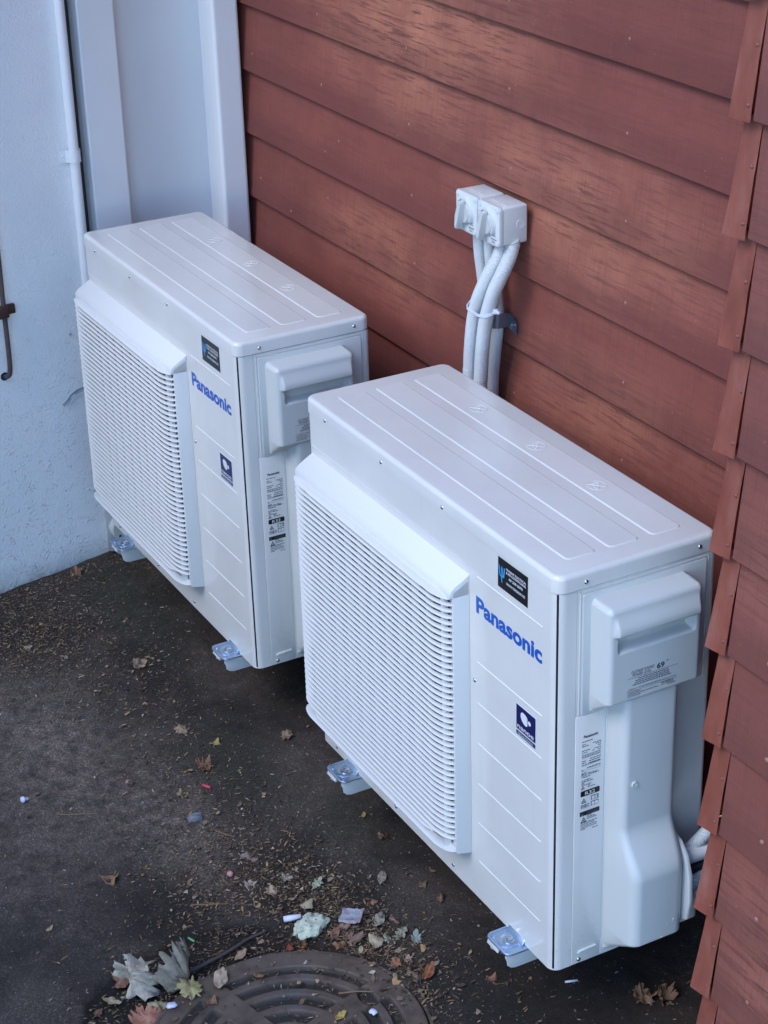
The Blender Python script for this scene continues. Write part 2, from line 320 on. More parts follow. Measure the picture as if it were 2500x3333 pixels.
# ------------------------------------------------------------------ ground
COVER = (0.602, -0.388); COVER_R = 0.261
def slope(x, y): return -0.19 + 0.065 * (max(min(y, 0.6), -1.2) + 0.11)
def hole_r(a):   # broken asphalt edge round the manhole cover, by angle
    a = (math.degrees(a) + 360) % 360; base = 0.272
    for c, w, h in ((205, 34, 0.125), (168, 24, 0.085), (240, 30, 0.07)):
        d_ = min(abs(a - c), 360 - abs(a - c)); base += h * math.exp(-(d_ / w) ** 2)
    return base + 0.012 * noise.noise(Vector((a * 0.05, 3, 1))) + 0.007 * noise.noise(Vector((a * 0.2, 7, 1)))
def in_hole(x, y):
    dx, dy = x - COVER[0], y - COVER[1]; r = math.hypot(dx, dy)
    if r > 0.5: return 0.0
    return max(0.0, min(1.0, (hole_r(math.atan2(dy, dx)) - r) / 0.012))
def gz(x, y):
    z = slope(x, y)
    if -2 < x < 2 and -1.4 < y < 0.8:
        z += 0.006 * noise.noise(Vector((x * 4, y * 4, 0))) + 0.0022 * noise.noise(Vector((x * 22, y * 22, 5))) + 0.0012 * noise.noise(Vector((x * 70, y * 70, 9)))
        z -= 0.017 * in_hole(x, y)
    return z
def ga(x, y, cx, cy, sx, sy): return math.exp(-((x - cx) / sx) ** 2 - ((y - cy) / sy) ** 2)
def axis_steps(a, b, s, far, k):
    L = [a + i * s for i in range(int((b - a) / s) + 1)]; st = s; lo = []; hi = []
    x = a
    while x > -far: st *= k; x -= st; lo.append(x)
    st = s; x = L[-1]
    while x < far: st *= k; x += st; hi.append(x)
    return lo[::-1] + L + hi
xs = axis_steps(-1.55, 1.35, 0.0065, 30, 1.6); ys = axis_steps(-1.0, 0.55, 0.0065, 30, 1.6)
verts = []; A_d = []; A_m = []; A_s = []
for y in ys:
    for x in xs:
        verts.append((x, y, gz(x, y)))
        A_d.append(min(1, 0.95 * ga(x, y, -0.62, -0.42, 0.42, 0.16) + 0.75 * ga(x, y, -0.1, -0.28, 0.28, 0.10) + 0.4 * ga(x, y, -0.3, -0.6, 0.4, 0.2) + 0.35 * ga(x, y, -0.05, 0.02, 0.2, 0.08)))
        A_m.append(min(1, 1.0 * ga(x, y, -1.08, -0.02, 0.22, 0.09) + 0.8 * ga(x, y, -0.28, -0.10, 0.14, 0.09) + 0.9 * ga(x, y, 0.02, 0.03, 0.12, 0.07) + 0.7 * ga(x, y, 0.33, -0.26, 0.06, 0.03)))
        A_s.append(min(1, max(in_hole(x, y), 0.95 * ga(x, y, 0.30, -0.17, 0.33, 0.13), 0.8 * ga(x, y, 0.12, -0.42, 0.18, 0.13), 0.85 * ga(x, y, 0.8, 0.1, 0.5, 0.3), 0.7 * ga(x, y, -1.1, -0.3, 0.2, 0.16), 0.75 * ga(x, y, -0.7, 0.18, 0.5, 0.14), 0.8 * ga(x, y, 0.2, 0.22, 0.9, 0.22), 0.6 * ga(x, y, -0.75, -0.1, 0.25, 0.1))))  # soil in hole and near cover; wide spots under units paint their shade
nx = len(xs); faces = [(j * nx + i, j * nx + i + 1, (j + 1) * nx + i + 1, (j + 1) * nx + i) for j in range(len(ys) - 1) for i in range(nx - 1)]
me = bpy.data.meshes.new('ground'); me.from_pydata(verts, [], faces)
for nme, arr in (('dust', A_d), ('moss', A_m), ('soil_shade', A_s)):
    me.attributes.new(nme, 'FLOAT', 'POINT').data.foreach_set('value', arr)
tag(link_me('ground', me, M['asphalt'], smooth='all'), kind='structure')

# ------------------------------------------------------------------ main weatherboard wall (behind the units)
YW = 0.5; PITCH = 0.162; Z0 = 0.910
def plank(name, m, parent, x0, x1, zb, yf, lean, h, th=0.018, bow=0.0, seed=0):
    """one bevelled weatherboard: bottom edge proud at y=yf, top leaning back behind the board above"""
    bm = bmesh.new(); n = 24; rings = []
    for i in range(n + 1):
        x = (x1 - x0) * i / n; w = 0.0012 * noise.noise(Vector((x * 3.1, seed * 7.7, 0))); dz = 0.0010 * noise.noise(Vector((x * 5.0, seed * 3.3, 4)))
        sec = [(0.0015, dz), (0, 0.002 + dz), (lean * 0.5, h * 0.5), (lean, h), (lean + 0.006, h), (th, dz + 0.0005)]
        rings.append([bm.verts.new((x, py + w, pz)) for py, pz in sec])
    for a, b in zip(rings, rings[1:]):
        for k in range(len(a)): bm.faces.new((a[k], a[(k + 1) % len(a)], b[(k + 1) % len(a)], b[k]))
    bm.faces.new(rings[0]); bm.faces.new(rings[-1][::-1])
    return link(name, bm, m, parent, loc=(x0, yf, zb))
wall = thing('weatherboard_wall', 'long red-brown stained weatherboard wall behind both air conditioners', 'wall', (0, YW, -0.19))
_lk = {}
def dome(r, h):
    key = (r, h)
    if key not in _lk:
        bm = bmesh.new(); prof = [(r, -0.001)] + [(r * math.cos(a), h * math.sin(a)) for a in (0, 0.5, 1.0, 1.45)]
        lathe(bm, prof, (0, 0, 0), (0, -1, 0), 10); me = bpy.data.meshes.new('nail'); bmesh.ops.recalc_face_normals(bm, faces=bm.faces); bm.to_mesh(me); bm.free(); _lk[key] = me
    return _lk[key]
def nail(parent, x, y, z, r=0.0034, m='nail', h=0.0020, name='nail'):
    key = ('n', r, h, m)
    if key not in _lk:
        mm = dome(r, h).copy(); mm.materials.append(M[m]); _lk[key] = mm
    o = bpy.data.objects.new(name, _lk[key]); COL.objects.link(o); o.parent = parent; o.location = Vector((x, y, z)) ; return o
main_nails = [(-0.893, 1.277), (-1.262, 1.118), (-0.888, 1.117), (-0.821, 0.999), (-0.883, 0.961), (-1.255, 0.806), (-0.891, 0.846), (-1.079, 0.766), (-0.074, 1.442), (-0.479, 1.277), (-0.071, 1.274), (0.322, 1.274), (0.32, 1.441), (-0.476, 1.115), (-0.068, 1.116), (0.325, 1.113), (-0.472, 0.959), (-0.468, 0.805), (0.329, 0.958), (-0.056, 0.642), (0.329, 0.799), (0.331, 0.639), (-0.88, 1.442), (-0.48, 1.442)]
for k in range(-7, 10):
    zb = Z0 + PITCH * k + random.Random(k).uniform(-0.0015, 0.0015)
    if zb < -0.2: continue
    p = plank('weatherboard', M['board'], wall, -1.42, 1.2, zb + 0.19, 0, 0.021, PITCH + 0.02, seed=k)
    for (nx_, nz_) in main_nails:
        if zb <= nz_ < zb + PITCH: nail(p, nx_ + 1.42, 0.021 * (nz_ - zb) / PITCH - 0.0002, nz_ - zb)
bm = bbox(-1.45, 1.25, 0.026, 0.12, 0.0, 2.9); link('wall_backing', bm, M['dark'], wall)
# roof overhang added out of view to shade this wall from the sky
link('added_soffit', bbox(-1.42, 3.6, -0.66, 0.05, 2.66, 2.69), M['trim'], wall); link('added_fascia', bbox(-1.42, 3.6, -0.69, -0.662, 2.62, 2.84), M['trim'], wall)
link('added_roof_edge', bbox(-1.42, 3.6, -0.72, 0.6, 2.842, 2.88), M['old_pipe'], wall)

# ------------------------------------------------------------------ corner wall at the right, with metal soakers
YR = 0.13; PR = 0.1605; ZR0 = 1.207
cw = thing('weatherboard_corner_wall', 'red-brown weatherboard wall ending in a saw-toothed corner of metal soakers at the right edge', 'wall', (1.13, YR, -0.19))
def corner_x(z): return 1.1265 + (1.2 - z) * 0.013
rn = [(1.236, 0.449), (1.234, 0.302), (1.228, 0.135), (1.236, 0.597), (1.227, 0.756), (1.232, 0.92), (1.23, 1.10), (1.232, 1.26)]
sn_local = [(0.6, 0.70), (0.68, 0.10)]
for k in range(-9, 8):
    zb = ZR0 + PR * k
    if zb < -0.22: continue
    cx = corner_x(zb); rr = random.Random(k + 50)
    p = plank('weatherboard', M['board_right'], cw, cx + 0.0035 - 1.13, 3.6 - 1.13, zb + 0.19, 0, 0.018, PR + 0.02, seed=k + 40)
    for (a, b) in rn:
        if zb <= b < zb + PR: nail(p, a - cx - 0.0035, 0.018 * (b - zb) / PR - 0.0003, b - zb, 0.0042)
    # soaker: folded strip over the corner, flared at its lower end
    bm = bmesh.new(); jl = rr.uniform(-0.0015, 0.0015)
    hT = PR + 0.004
    top = [(cx + 0.0045 , 0.0155, hT), (-0.034 + cx, 0.0145, hT), (-0.034 + cx + 0.003, 0.06, hT)]
    mid = [(cx + 0.002, 0.006, 0.085), (-0.0375 + cx, 0.003, 0.084), (-0.0375 + cx + 0.003, 0.055, 0.084)]
    bot = [(cx, -0.0025, -0.002), (-0.0405 + cx + jl, -0.0105, -0.001), (-0.0405 + cx + 0.003, 0.05, -0.001)]
    rows = []
    for a, b in ((bot, mid), (mid, top)):
        for i in range(6 if b is mid else 7):
            t_ = i / 6; rows.append([Vector(p_).lerp(Vector(q_), t_) for p_, q_ in zip(a, b)])
    g = []
    for row in rows:
        c0, c1, c2 = row; line = [c0, c0.lerp(c1, 0.33), c0.lerp(c1, 0.66), c0.lerp(c1, 0.94), c1.lerp(c2, 0.04), c1.lerp(c2, 0.5), c2]
        g.append([bm.verts.new((q.x - 1.13, q.y + 0.0006 * noise.noise(q * 30 + Vector((k, 0, 0))), q.z)) for q in line])
    for a, b in zip(g, g[1:]):
        for i in range(6): bm.faces.new((a[i], a[i + 1], b[i + 1], b[i]))
    bmesh.ops.solidify(bm, geom=bm.faces[:], thickness=0.0012)
    so = link('corner_soaker', bm, M['soaker'], cw, smooth=30, loc=(0, 0, zb + 0.19))
    nail(so, cx - 0.0065 - 1.13, -0.0028 + 0.010 * 0.12, 0.020, 0.003, 'nail_dark'); nail(so, cx - 0.0045 - 1.13, 0.0068, 0.098, 0.003, 'nail_dark')
bm = bbox(-0.018, 2.5, 0.027, 0.36, 0.0, 2.6); link('wall_backing', bm, M['dark'], cw)

# ------------------------------------------------------------------ white plaster wall at the left
T = Vector((-0.1132, 0.9936, 0)); N_ = Vector((0.9936, 0.1132, 0)); P0 = Vector((-1.33, -0.28, 0))
pw = thing('plaster_wall', 'white painted plaster wall at the left with pilaster and recessed panel', 'wall', P0 + Vector((0, 0, -0.21)))
pw.rotation_euler = (0, 0, math.atan2(T.y, T.x) - PI / 2)
# local axes of pw: x = outwards from the wall (o), y = along the wall (u), z up from -0.21
ZB = 0.21
bm = bmesh.new(); seg = 70; rows = []
for j in range(seg + 1):
    z = -0.06 + 3.4 * (j / seg) ** 1.6; r_ = []
    for i in range(81):
        u = -3.0 + 3.337 * (1 - (1 - i / 80) ** 2.2); n_ = 0.0016 * noise.noise(Vector((u * 6, z * 6, 2))) + 0.0007 * noise.noise(Vector((u * 25, z * 25, 2)))
        r_.append(bm.verts.new((n_, u, z)))
    rows.append(r_)
for a, b in zip(rows, rows[1:]):
    for i in range(80): bm.faces.new((a[i], a[i + 1], b[i + 1], b[i]))
link('plaster_face', bm, M['plaster'], pw, smooth='all')
link('reveal', bbox(-0.05, -0.032, 0.30, 0.42, -0.05, 3.4), mat('reveal_shade', (0.03, 0.033, 0.042), 0.7), pw)  # near-black colour paints in the shade of this gap
link('plaster_return', bbox(-0.05, -0.003, 0.318, 0.3355, -0.05, 3.4), M['plaster'], pw)
link('plaster_plinth', bbox(-0.03, -0.0012, 0.30, 0.50, -0.05, 0.42), M['plaster'], pw)
link('pilaster_board', bbox(-0.05, 0.012, 0.3795, 0.479, -0.05, 3.4, bev=0.004), M['trim'], pw)
link('recessed_panel', bbox(-0.06, -0.028, 0.479, 0.9, -0.05, 3.4), M['panel'], pw)
o = link('corner_trim', bbox(-0.012, 0.0, -0.031, 0.031, 0, 3.4, bev=0.005), M['trim'], pw)
# corner trim stands on its own against the weatherboards: give it world placement in wall space
inv = Matrix.Rotation(pw.rotation_euler.z, 4, 'Z'); inv = (Matrix.Translation(pw.location) @ inv).inverted()
bm = bmesh.new(); box(bm, -1.338, -1.30, 0.4215, 0.4925, -0.19, 3.2, bev=0.009, seg=4); box(bm, -1.46, -1.337, 0.446, 0.488, -0.19, 3.2)
for v in bm.verts:
    v.co.x += 0.0; v.co = inv @ v.co
me = bpy.data.meshes.new('corner_trim'); bmesh.ops.recalc_face_normals(bm, faces=bm.faces); bm.to_mesh(me); bm.free(); o.data = me; me.materials.append(M['trim'])
# chip in the plaster
def blob_mesh(rx, ry, rz, seed, sub=2, amp=0.35, fr=2.0):
    bm = bmesh.new(); bmesh.ops.create_icosphere(bm, subdivisions=sub, radius=1)
    for v in bm.verts:
        k = 1 + amp * noise.noise(v.co * fr + Vector((seed * 3.1, 0, 0))); v.co = Vector((v.co.x * rx * k, v.co.y * ry * k, v.co.z * rz * k))
    return bm
bm = bmesh.new()
rng = random.Random(4)
outl = [(0.236 + 0.0, 0.275), (0.25, 0.283), (0.262, 0.296), (0.282, 0.306), (0.303, 0.309), (0.304, 0.296), (0.288, 0.291), (0.27, 0.281), (0.256, 0.270), (0.243, 0.268)]
c0 = bm.verts.new((-0.0015, 0.27, 0.289 + ZB)); ring = [bm.verts.new((0.0042, u, z + ZB)) for u, z in outl]
for i in range(len(ring)): bm.faces.new((c0, ring[i], ring[(i + 1) % len(ring)]))
link('plaster_chip', bm, M['bare_plaster'], pw)
for u, z, r_ in ((0.281, 0.457, 0.004),):
    bm = bmesh.new(); prism(bm, disc(u, z + ZB, r_), 'x', 0.001, 0.0035); link('drill_hole', bm, M['bare_plaster'], pw)
def wpos(o_, u, z): return P0 + N_ * o_ + T * u + Z * z
# painted vertical pipe with saddle
cp = thing('painted_pipe', 'thin white painted pipe running down the plaster wall beside the pilaster', 'pipe', wpos(0.012, 0.336, -0.2))
def lw(o_, u, z, base): return wpos(o_, u, z) - base
pb_ = Vector(cp.location); bm = bmesh.new(); tube(bm, [lw(0.012, 0.336, z, pb_) for z in (-0.17, 0.3, 0.8, 1.4, 2.2, 3.1)], 0.0128, 20); link('pipe', bm, M['trim'], cp, smooth='all')
bm = bmesh.new(); sec = [(0.0005, 0.30), (0.003, 0.318)] + [(0.012 + 0.0150 * math.sin(a), 0.336 - 0.0150 * math.cos(a)) for a in [R(v) for v in range(0, 181, 15)]] + [(0.001, 0.352)]
rows = [[bm.verts.new(lw(o_, u, z, pb_)) for (o_, u) in sec] for z in (0.897, 0.9, 0.925, 0.928)]
for a, b in zip(rows, rows[1:]):
    for i in range(len(sec) - 1): bm.faces.new((a[i], a[i + 1], b[i + 1], b[i]))
bmesh.ops.recalc_face_normals(bm, faces=bm.faces); bmesh.ops.solidify(bm, geom=bm.faces[:], thickness=0.0010); sd = link('saddle_clip', bm, M['trim'], cp, smooth=40)
bm = bmesh.new(); lathe(bm, [(0.004, -0.001), (0.0038, 0.001), (0.002, 0.002)], lw(0.003, 0.309, 0.913, pb_), N_, 10); link('screw', bm, M['trim'], sd)
# rusty pipe
rp = thing('rusty_pipe', 'dark rusty pipe with hooked end and bracket at the left edge of the plaster wall', 'pipe', wpos(0.02, 0.105, 0.38)); rb = Vector(rp.location)
path = [(0.018, 0.107, 2.2), (0.018, 0.106, 1.2), (0.018, 0.1055, 0.75), (0.018, 0.103, 0.58), (0.018, 0.102, 0.45), (0.016, 0.100, 0.405), (0.010, 0.095, 0.392), (-0.012, 0.091, 0.39)]
bm = bmesh.new(); tube(bm, catmull([lw(*q, rb) for q in path], 8), 0.0062, 14); link('pipe', bm, M['old_pipe'], rp, smooth='all')
bm = bmesh.new(); fr = Matrix((( N_.x, T.x, 0, 0), (N_.y, T.y, 0, 0), (0, 0, 1, 0), (0, 0, 0, 1)))
box(bm, 0.004, 0.016, 0.095, 0.135, 0.553, 0.577, bev=0.002); box(bm, 0.010, 0.028, 0.082, 0.114, 0.548, 0.580, bev=0.005)
for v in bm.verts: v.co = lw(v.co.x, v.co.y, v.co.z, rb)
link('pipe_bracket', bm, M['rust'], rp, smooth=40)
bm = bmesh.new(); lathe(bm, [(0.011, 0.0), (0.0105, 0.0015), (0.006, 0.0018)], lw(0.0005, 0.091, 0.39, rb), N_, 16); link('hole_rim', bm, M['black'], rp)
# drain end cap low on the wall
dc = thing('drain_cap', 'round grey pipe cap low on the plaster wall beside the farther unit', 'pipe cap', wpos(0.0, 0.362, -0.10)); db = Vector(dc.location)
bm = bmesh.new(); lathe(bm, [(0.037, -0.01), (0.037, 0.036), (0.0395, 0.037), (0.0395, 0.045), (0.038, 0.047), (0.005, 0.047)], (0, 0, 0), N_, 32); link('cap', bm, M['cover'], dc, smooth=40)
bm = bmesh.new(); lathe(bm, [(0.004, 0.0465), (0.004, 0.0485), (0.002, 0.049)], T * -0.020 + Z * -0.018, N_, 10); link('screw', bm, M['steel'], dc)

# ------------------------------------------------------------------ unseen wall added behind the camera to block low light
nh = thing('added_shade_wall', 'beige wall added out of view to block low light', 'wall', (1.5, -3.3, -0.4))
link('wall_body', bbox(-6.0, 0.6, -0.2, 0.0, 0.0, 2.9), mat('beige_render', (0.30, 0.26, 0.24), 0.8), nh)
link('shade_wall_coping', bbox(-6.1, 0.64, -0.25, 0.05, 2.9, 2.97, bev=0.01), M['trim'], nh)

# ------------------------------------------------------------------ air conditioner unit
W, D, H = 0.875, 0.3118, 0.7721; LID = 0.030
FR = lambda y=-0.0004: (Vector((0, y, 0)), X, Z, -Y)             # front face frame (x, z)
SR = lambda x=W + 0.0006: (Vector((x, 0, 0)), Y, Z, X)           # side face frame (y, z)
def sstep(t_): t_ = max(0, min(1, t_)); return t_ * t_ * (3 - 2 * t_)
def screw(parent, c, ax, r=0.0042):
    bm = bmesh.new(); lathe(bm, [(r, -0.0005)] + [(r * math.cos(a), 0.0026 * math.sin(a)) for a in (0.15, 0.6, 1.0, 1.4)], c, ax, 14)
    s = Vector(ax).orthogonal().normalized(); s2 = Vector(ax).cross(s)
    o = link('screw', bm, M['steel'], parent, smooth=50); return o
def cover_mesh():
    """pipe and valve cover on the side: a relief x = W + depth(y, z)"""
    def side(dist, depth, r):
        if dist <= 0: return 0.0
        if dist >= r: return depth
        t_ = dist / r; return depth - r + r * math.sqrt(max(0, 1 - (1 - t_) ** 2)) if depth > r else depth * math.sqrt(1 - (1 - t_) ** 2)
    def depth(y, z):
        h = 0.0
        # upper box
        if 0.064 < y < 0.248 and 0.510 < z < 0.720:
            ry = min(y - 0.064, 0.248 - y); rz = 0.720 - z; r = 0.011
            d0 = 0.050 * min(1.0, max(0, (z - 0.511)) / 0.034)
            if ry < r and rz < r: dist = r - math.hypot(r - ry, r - rz)
            else: dist = min(ry, rz)
            up = side(dist, d0, min(r, max(d0, 1e-4)))
            # lip above the hand hold, leaning out and ending in a rounded edge
            if z > 0.660:
                wy = sstep((y - 0.071) / 0.008) * sstep((0.243 - y) / 0.008)
                k = sstep((0.712 - z) / 0.034) * sstep((z - 0.667) / 0.006); up += 0.010 * k * wy * (1 if dist > 0 else 0)
            # hand hold slot below it
            if 0.083 < y < 0.234 and 0.636 < z < 0.670:
                k = sstep((y - 0.083) / 0.004) * sstep((0.234 - y) / 0.006) * sstep((z - 0.6365) / 0.009) * sstep((0.6695 - z) / 0.003); up -= 0.022 * k
            h = max(h, up)
        # column running down, flaring out at the bottom
        if 0.092 < y < 0.226 and 0.012 < z < 0.56:
            f = sstep((0.292 - z) / 0.095); dd = 0.045 + 0.040 * f
            y0 = 0.1025; y1 = 0.2125
            dd = min(dd, max(0, (z - 0.013)) * 1.55)
            rb_ = 0.012
            dist = min(y - y0, y1 - y); rr = 0.014 + 0.006 * f
            if z < 0.08:
                pass
            h = max(h, side(dist, dd, min(rr, max(dd, 1e-4))) if dist > 0 else 0)
        return h
    st = 0.00165; y0, y1, z0, z1 = 0.058, 0.254, 0.004, 0.726
    ny = int((y1 - y0) / st); nz = int((z1 - z0) / st); H_ = [[depth(y0 + i * st, z0 + j * st) for i in range(ny + 1)] for j in range(nz + 1)]
    for _ in range(1):
        H2 = [r_[:] for r_ in H_]
        for j in range(1, nz):
            for i in range(1, ny):
                a = H_[j]; lo = min(a[i], a[i - 1], a[i + 1], H_[j - 1][i], H_[j + 1][i])
                if lo > 0.004: H2[j][i] = (a[i] * 2 + a[i - 1] + a[i + 1] + H_[j - 1][i] + H_[j + 1][i]) / 6
        H_ = H2
    vs_ = [(W + 0.0022 + H_[j][i], y0 + i * st, z0 + j * st) for j in range(nz + 1) for i in range(ny + 1)]; k = ny + 1
    fs = []
    for j in range(nz):
        for i in range(ny):
            if max(H_[j][i], H_[j][i + 1], H_[j + 1][i], H_[j + 1][i + 1]) > 0.0003: fs.append((j * k + i, j * k + i + 1, (j + 1) * k + i + 1, (j + 1) * k + i))
    used = sorted({q for f in fs for q in f}); mp = {q: n_ for n_, q in enumerate(used)}
    me = bpy.data.meshes.new('valve_cover'); me.from_pydata([vs_[q] for q in used], [], [tuple(mp[q] for q in f) for f in fs]); return me
def slat_mesh(x0, x1, yf, ye, turn, depth=1.0, high=1.0):
    bm = bmesh.new(); xs_ = []; n = 9
    for i in range(n + 1): xs_.append(x0 + turn * (1 - math.cos(i / n * PI / 2)))
    for i in range(1, 8): xs_.append(x0 + turn + (x1 - x0 - 2 * turn) * i / 8)
    for i in range(n + 1): xs_.append(x1 - turn * (1 - math.sin(i / n * PI / 2)))
    sec = [(a_ * depth, b_ * high) for a_, b_ in ((0.0058, 0.0019), (0.0034, 0.0018), (0.0011, 0.0011), (0.0, -0.0004), (0.0006, -0.0018), (0.0020, -0.0024), (0.0038, -0.0019), (0.0058, 0.0001))]
    rings = []
    for x in xs_:
        d_ = min(x - x0, x1 - x); t_ = min(1, d_ / turn); y = ye + (yf - ye) * math.sqrt(max(0, 1 - (1 - t_) ** 2)) ** 1.0
        k = 0.35 + 0.65 * min(1, d_ / 0.006)
        rings.append([bm.verts.new((x, y + py * (1 + 1.3 * max(0, 1 - d_ / 0.05)) , pz * k)) for py, pz in sec])
    for a, b in zip(rings, rings[1:]):
        for i in range(len(sec)): bm.faces.new((a[i], a[(i + 1) % len(sec)], b[(i + 1) % len(sec)], b[i]))
    bm.faces.new(rings[0]); bm.faces.new(rings[-1][::-1]); bmesh.ops.recalc_face_normals(bm, faces=bm.faces)
    me = bpy.data.meshes.new('slat'); bm.to_mesh(me); bm.free(); me.materials.append(M['grille'])
    me.polygons.foreach_set('use_smooth', [True] * len(me.polygons)); me.set_sharp_from_angle(angle=R(50)); return me
def micro(rows, frame, parent, seed=1, name='fine_print'):
    """lines of print too small to read: word-length dashes"""
    rng = random.Random(seed); q = []
    for (a, b, z, h) in rows:
        x = a
        while x < b - 0.001:
            w = min(b - x, rng.uniform(0.0022, 0.0065)); q.append((x, x + w, z, z + h)); x += w + 0.0009
    return quads(q, frame, M['ink_soft'], parent, name, 'stuff')
GR_U = 'white outdoor air conditioners along the weatherboard wall'
def make_unit():
    u = thing('air_conditioner', 'nearer white outdoor air conditioner, closest to the viewer and the metal-cornered wall', 'air conditioner', (0, 0, 0), GR_U)
    top = H - LID
    # front sheet wrapping both corners
    r = 0.019; th = 0.003
    def corner(cx, cy, a0, a1, rad): return [(cx + rad * math.cos(R(a0 + (a1 - a0) * i / 8)), cy + rad * math.sin(R(a0 + (a1 - a0) * i / 8))) for i in range(9)]
    outer = [(0, 0.12)] + corner(r, r, 180, 270, r) + corner(W - r, r, 270, 360, r) + [(W, 0.0379)]
    inner = [(W - th, 0.0379)] + corner(W - r, r, 360, 270, r - th) + corner(r, r, 270, 180, r - th) + [(th, 0.12)]
    bm = bmesh.new(); pts = outer + inner; n = len(pts)
    A_ = [bm.verts.new((p_[0], p_[1], 0.0)) for p_ in pts]; B_ = [bm.verts.new((p_[0], p_[1], top - 0.0016)) for p_ in pts]
    for i in range(n): bm.faces.new((A_[i], A_[(i + 1) % n], B_[(i + 1) % n], B_[i]))
    no = len(outer)
    for L_ in (A_, B_):
        for i in range(no - 1): bm.faces.new((L_[i], L_[i + 1], L_[n - 2 - i], L_[n - 1 - i]))
    # pressed lines on the right of the front
    def bead(x0, x1, z):
        hh = 0.0026; dd = 0.0013
        prof = [(z - hh, 0.0003), (z - hh * 0.45, -dd), (z + hh * 0.45, -dd), (z + hh, 0.0003)]
        va = [bm.verts.new((x0 + 0.002 * (0 if abs(q[1]) < 0.001 else 1), q[1], q[0])) for q in prof]; vb = [bm.verts.new((x1 - 0.002 * (0 if abs(q[1]) < 0.001 else 1), q[1], q[0])) for q in prof]
        for i in range(3): bm.faces.new((va[i], vb[i], vb[i + 1], va[i + 1]))
        bm.faces.new(va); bm.faces.new(vb[::-1])
    for z in (0.666, 0.4995, 0.4172, 0.3345, 0.2498, 0.166, 0.083): bead(0.632, 0.8365, z)
    # shallow pressed frame line round the grille top
    for a, b in (((0.018, 0.666), (0.60, 0.668)),):
        va = [(a[0], 0.672), (a[0], 0.6745), (b[0], 0.6745), (b[0], 0.672)]
        vv = [bm.verts.new((q[0], -0.0006, q[1])) for q in va]; ww = [bm.verts.new((q[0] + (0.002 if q[0] < 0.1 else -0.002), 0.0002, q[1] + (0.002 if q[1] > 0.673 else -0.002))) for q in va]
        bm.faces.new(vv[::-1]); [bm.faces.new((vv[i], vv[(i + 1) % 4], ww[(i + 1) % 4], ww[i])) for i in range(4)]
    fp = link('front_panel', bm, M['paint'], u, smooth=28)
    link('chassis', bbox(0.0042, W - 0.0045, 0.0042, D - 0.004, 0.004, top - 0.002), M['dark'], u)
    # side sheet with rounded back corner
    bm = bmesh.new(); outer = [(W, 0.0382), (W, D - 0.012)] + corner(W - 0.012, D - 0.012, 0, 90, 0.012) + [(0.012, D)] + corner(0.012, D - 0.012, 90, 180, 0.012) + [(0, 0.122)]
    inner = [(0.003, 0.122), (0.003, D - 0.003), (W - 0.003, D - 0.003), (W - 0.003, 0.0382)]
    A_ = [bm.verts.new((*p_, 0.0)) for p_ in outer]; B_ = [bm.verts.new((*p_, top - 0.0016)) for p_ in outer]
    for i in range(len(outer) - 1): bm.faces.new((A_[i], A_[i + 1], B_[i + 1], B_[i]))
    sp = link('side_panel', bm, M['paint'], u, smooth=28)
    for z, y in ((0.0099, 0.0528),): screw(sp, (W + 0.0022, y, z), X)
    # lid
    bm = bmesh.new(); prism(bm, rrect(-0.0018, W + 0.0018, -0.0018, D + 0.0018, 0.021, 8), 'z', top, H, 0)
    te = [e for e in bm.edges if all(abs(v.co.z - H) < 1e-5 for v in e.verts)]
    bmesh.ops.bevel(bm, geom=te, offset=0.0085, segments=5, affect='EDGES', profile=0.5)
    for (a, b) in ((0.0455, 0.1052), (0.127, 0.1885), (0.211, 0.272)):
        o_ = rrect(0.0425, 0.832, a, b, 0.010, 5); i_ = rrect(0.0425 + 0.003, 0.832 - 0.003, a + 0.003, b - 0.003, 0.0075, 5)
        va = [bm.verts.new((*q, H - 0.0002)) for q in o_]; vb = [bm.verts.new((*q, H + 0.0016)) for q in i_]; n = len(va)
        for i in range(n): bm.faces.new((va[i], va[(i + 1) % n], vb[(i + 1) % n], vb[i]))
        bm.faces.new(vb)
    lid = link('lid', bm, M['paint'], u, smooth=28)
    for x in (0.3045, 0.5222, 0.085): screw(lid, (x, -0.0016, 0.7497), -Y)
    screw(lid, (W + 0.0016, 0.0538, 0.7527), X); screw(lid, (W + 0.0016, 0.2742, 0.7550), X)
    for (x, y) in ((0.2376, 0.2432), (0.4378, 0.2418), (0.6302, 0.2410)):
        bm = bmesh.new(); zt = H + 0.0014
        ringp = [Vector((x + 0.019 * math.cos(R(a)), y + 0.0165 * math.sin(R(a)), zt)) for a in range(0, 361, 15)]; tube(bm, ringp, 0.0008, 6, False)
        tube(bm, [Vector((x + 0.014, y + 0.012, zt)), Vector((x, y, zt)), Vector((x - 0.014, y - 0.012, zt))], 0.0011, 6)
        tube(bm, catmull([Vector((x + q, y + w, zt)) for q, w in ((-0.012, 0.004), (-0.004, 0.007), (0.003, 0.003), (0.010, -0.003), (0.011, -0.007), (0.003, -0.006), (-0.004, -0.001), (-0.011, 0.0))], 4), 0.0009, 6)
        link('pressed_emblem', bm, M['paint'], lid, smooth='all')
    for x, z in ((0.0698, 0.0137), (0.3203, 0.0154), (0.54, 0.0163), (0.6229, 0.4591)): screw(fp, (x, 0.0002, z), -Y)
    # grille
    bm = bmesh.new()
    sec = [(0.0, 0.659), (-0.030, 0.6415), (-0.037, 0.6355), (-0.0395, 0.629), (-0.0395, 0.6225), (-0.030, 0.6195), (0.0, 0.6195)]
    prism(bm, sec, 'x', 0.019, 0.608, 0.0022)
    fl = [(0.0, 0.6500), (-0.0335, 0.632), (-0.0335, 0.099), (-0.029, 0.0935), (0.0, 0.087)]
    prism(bm, fl, 'x', 0.6035, 0.608, 0.0012)
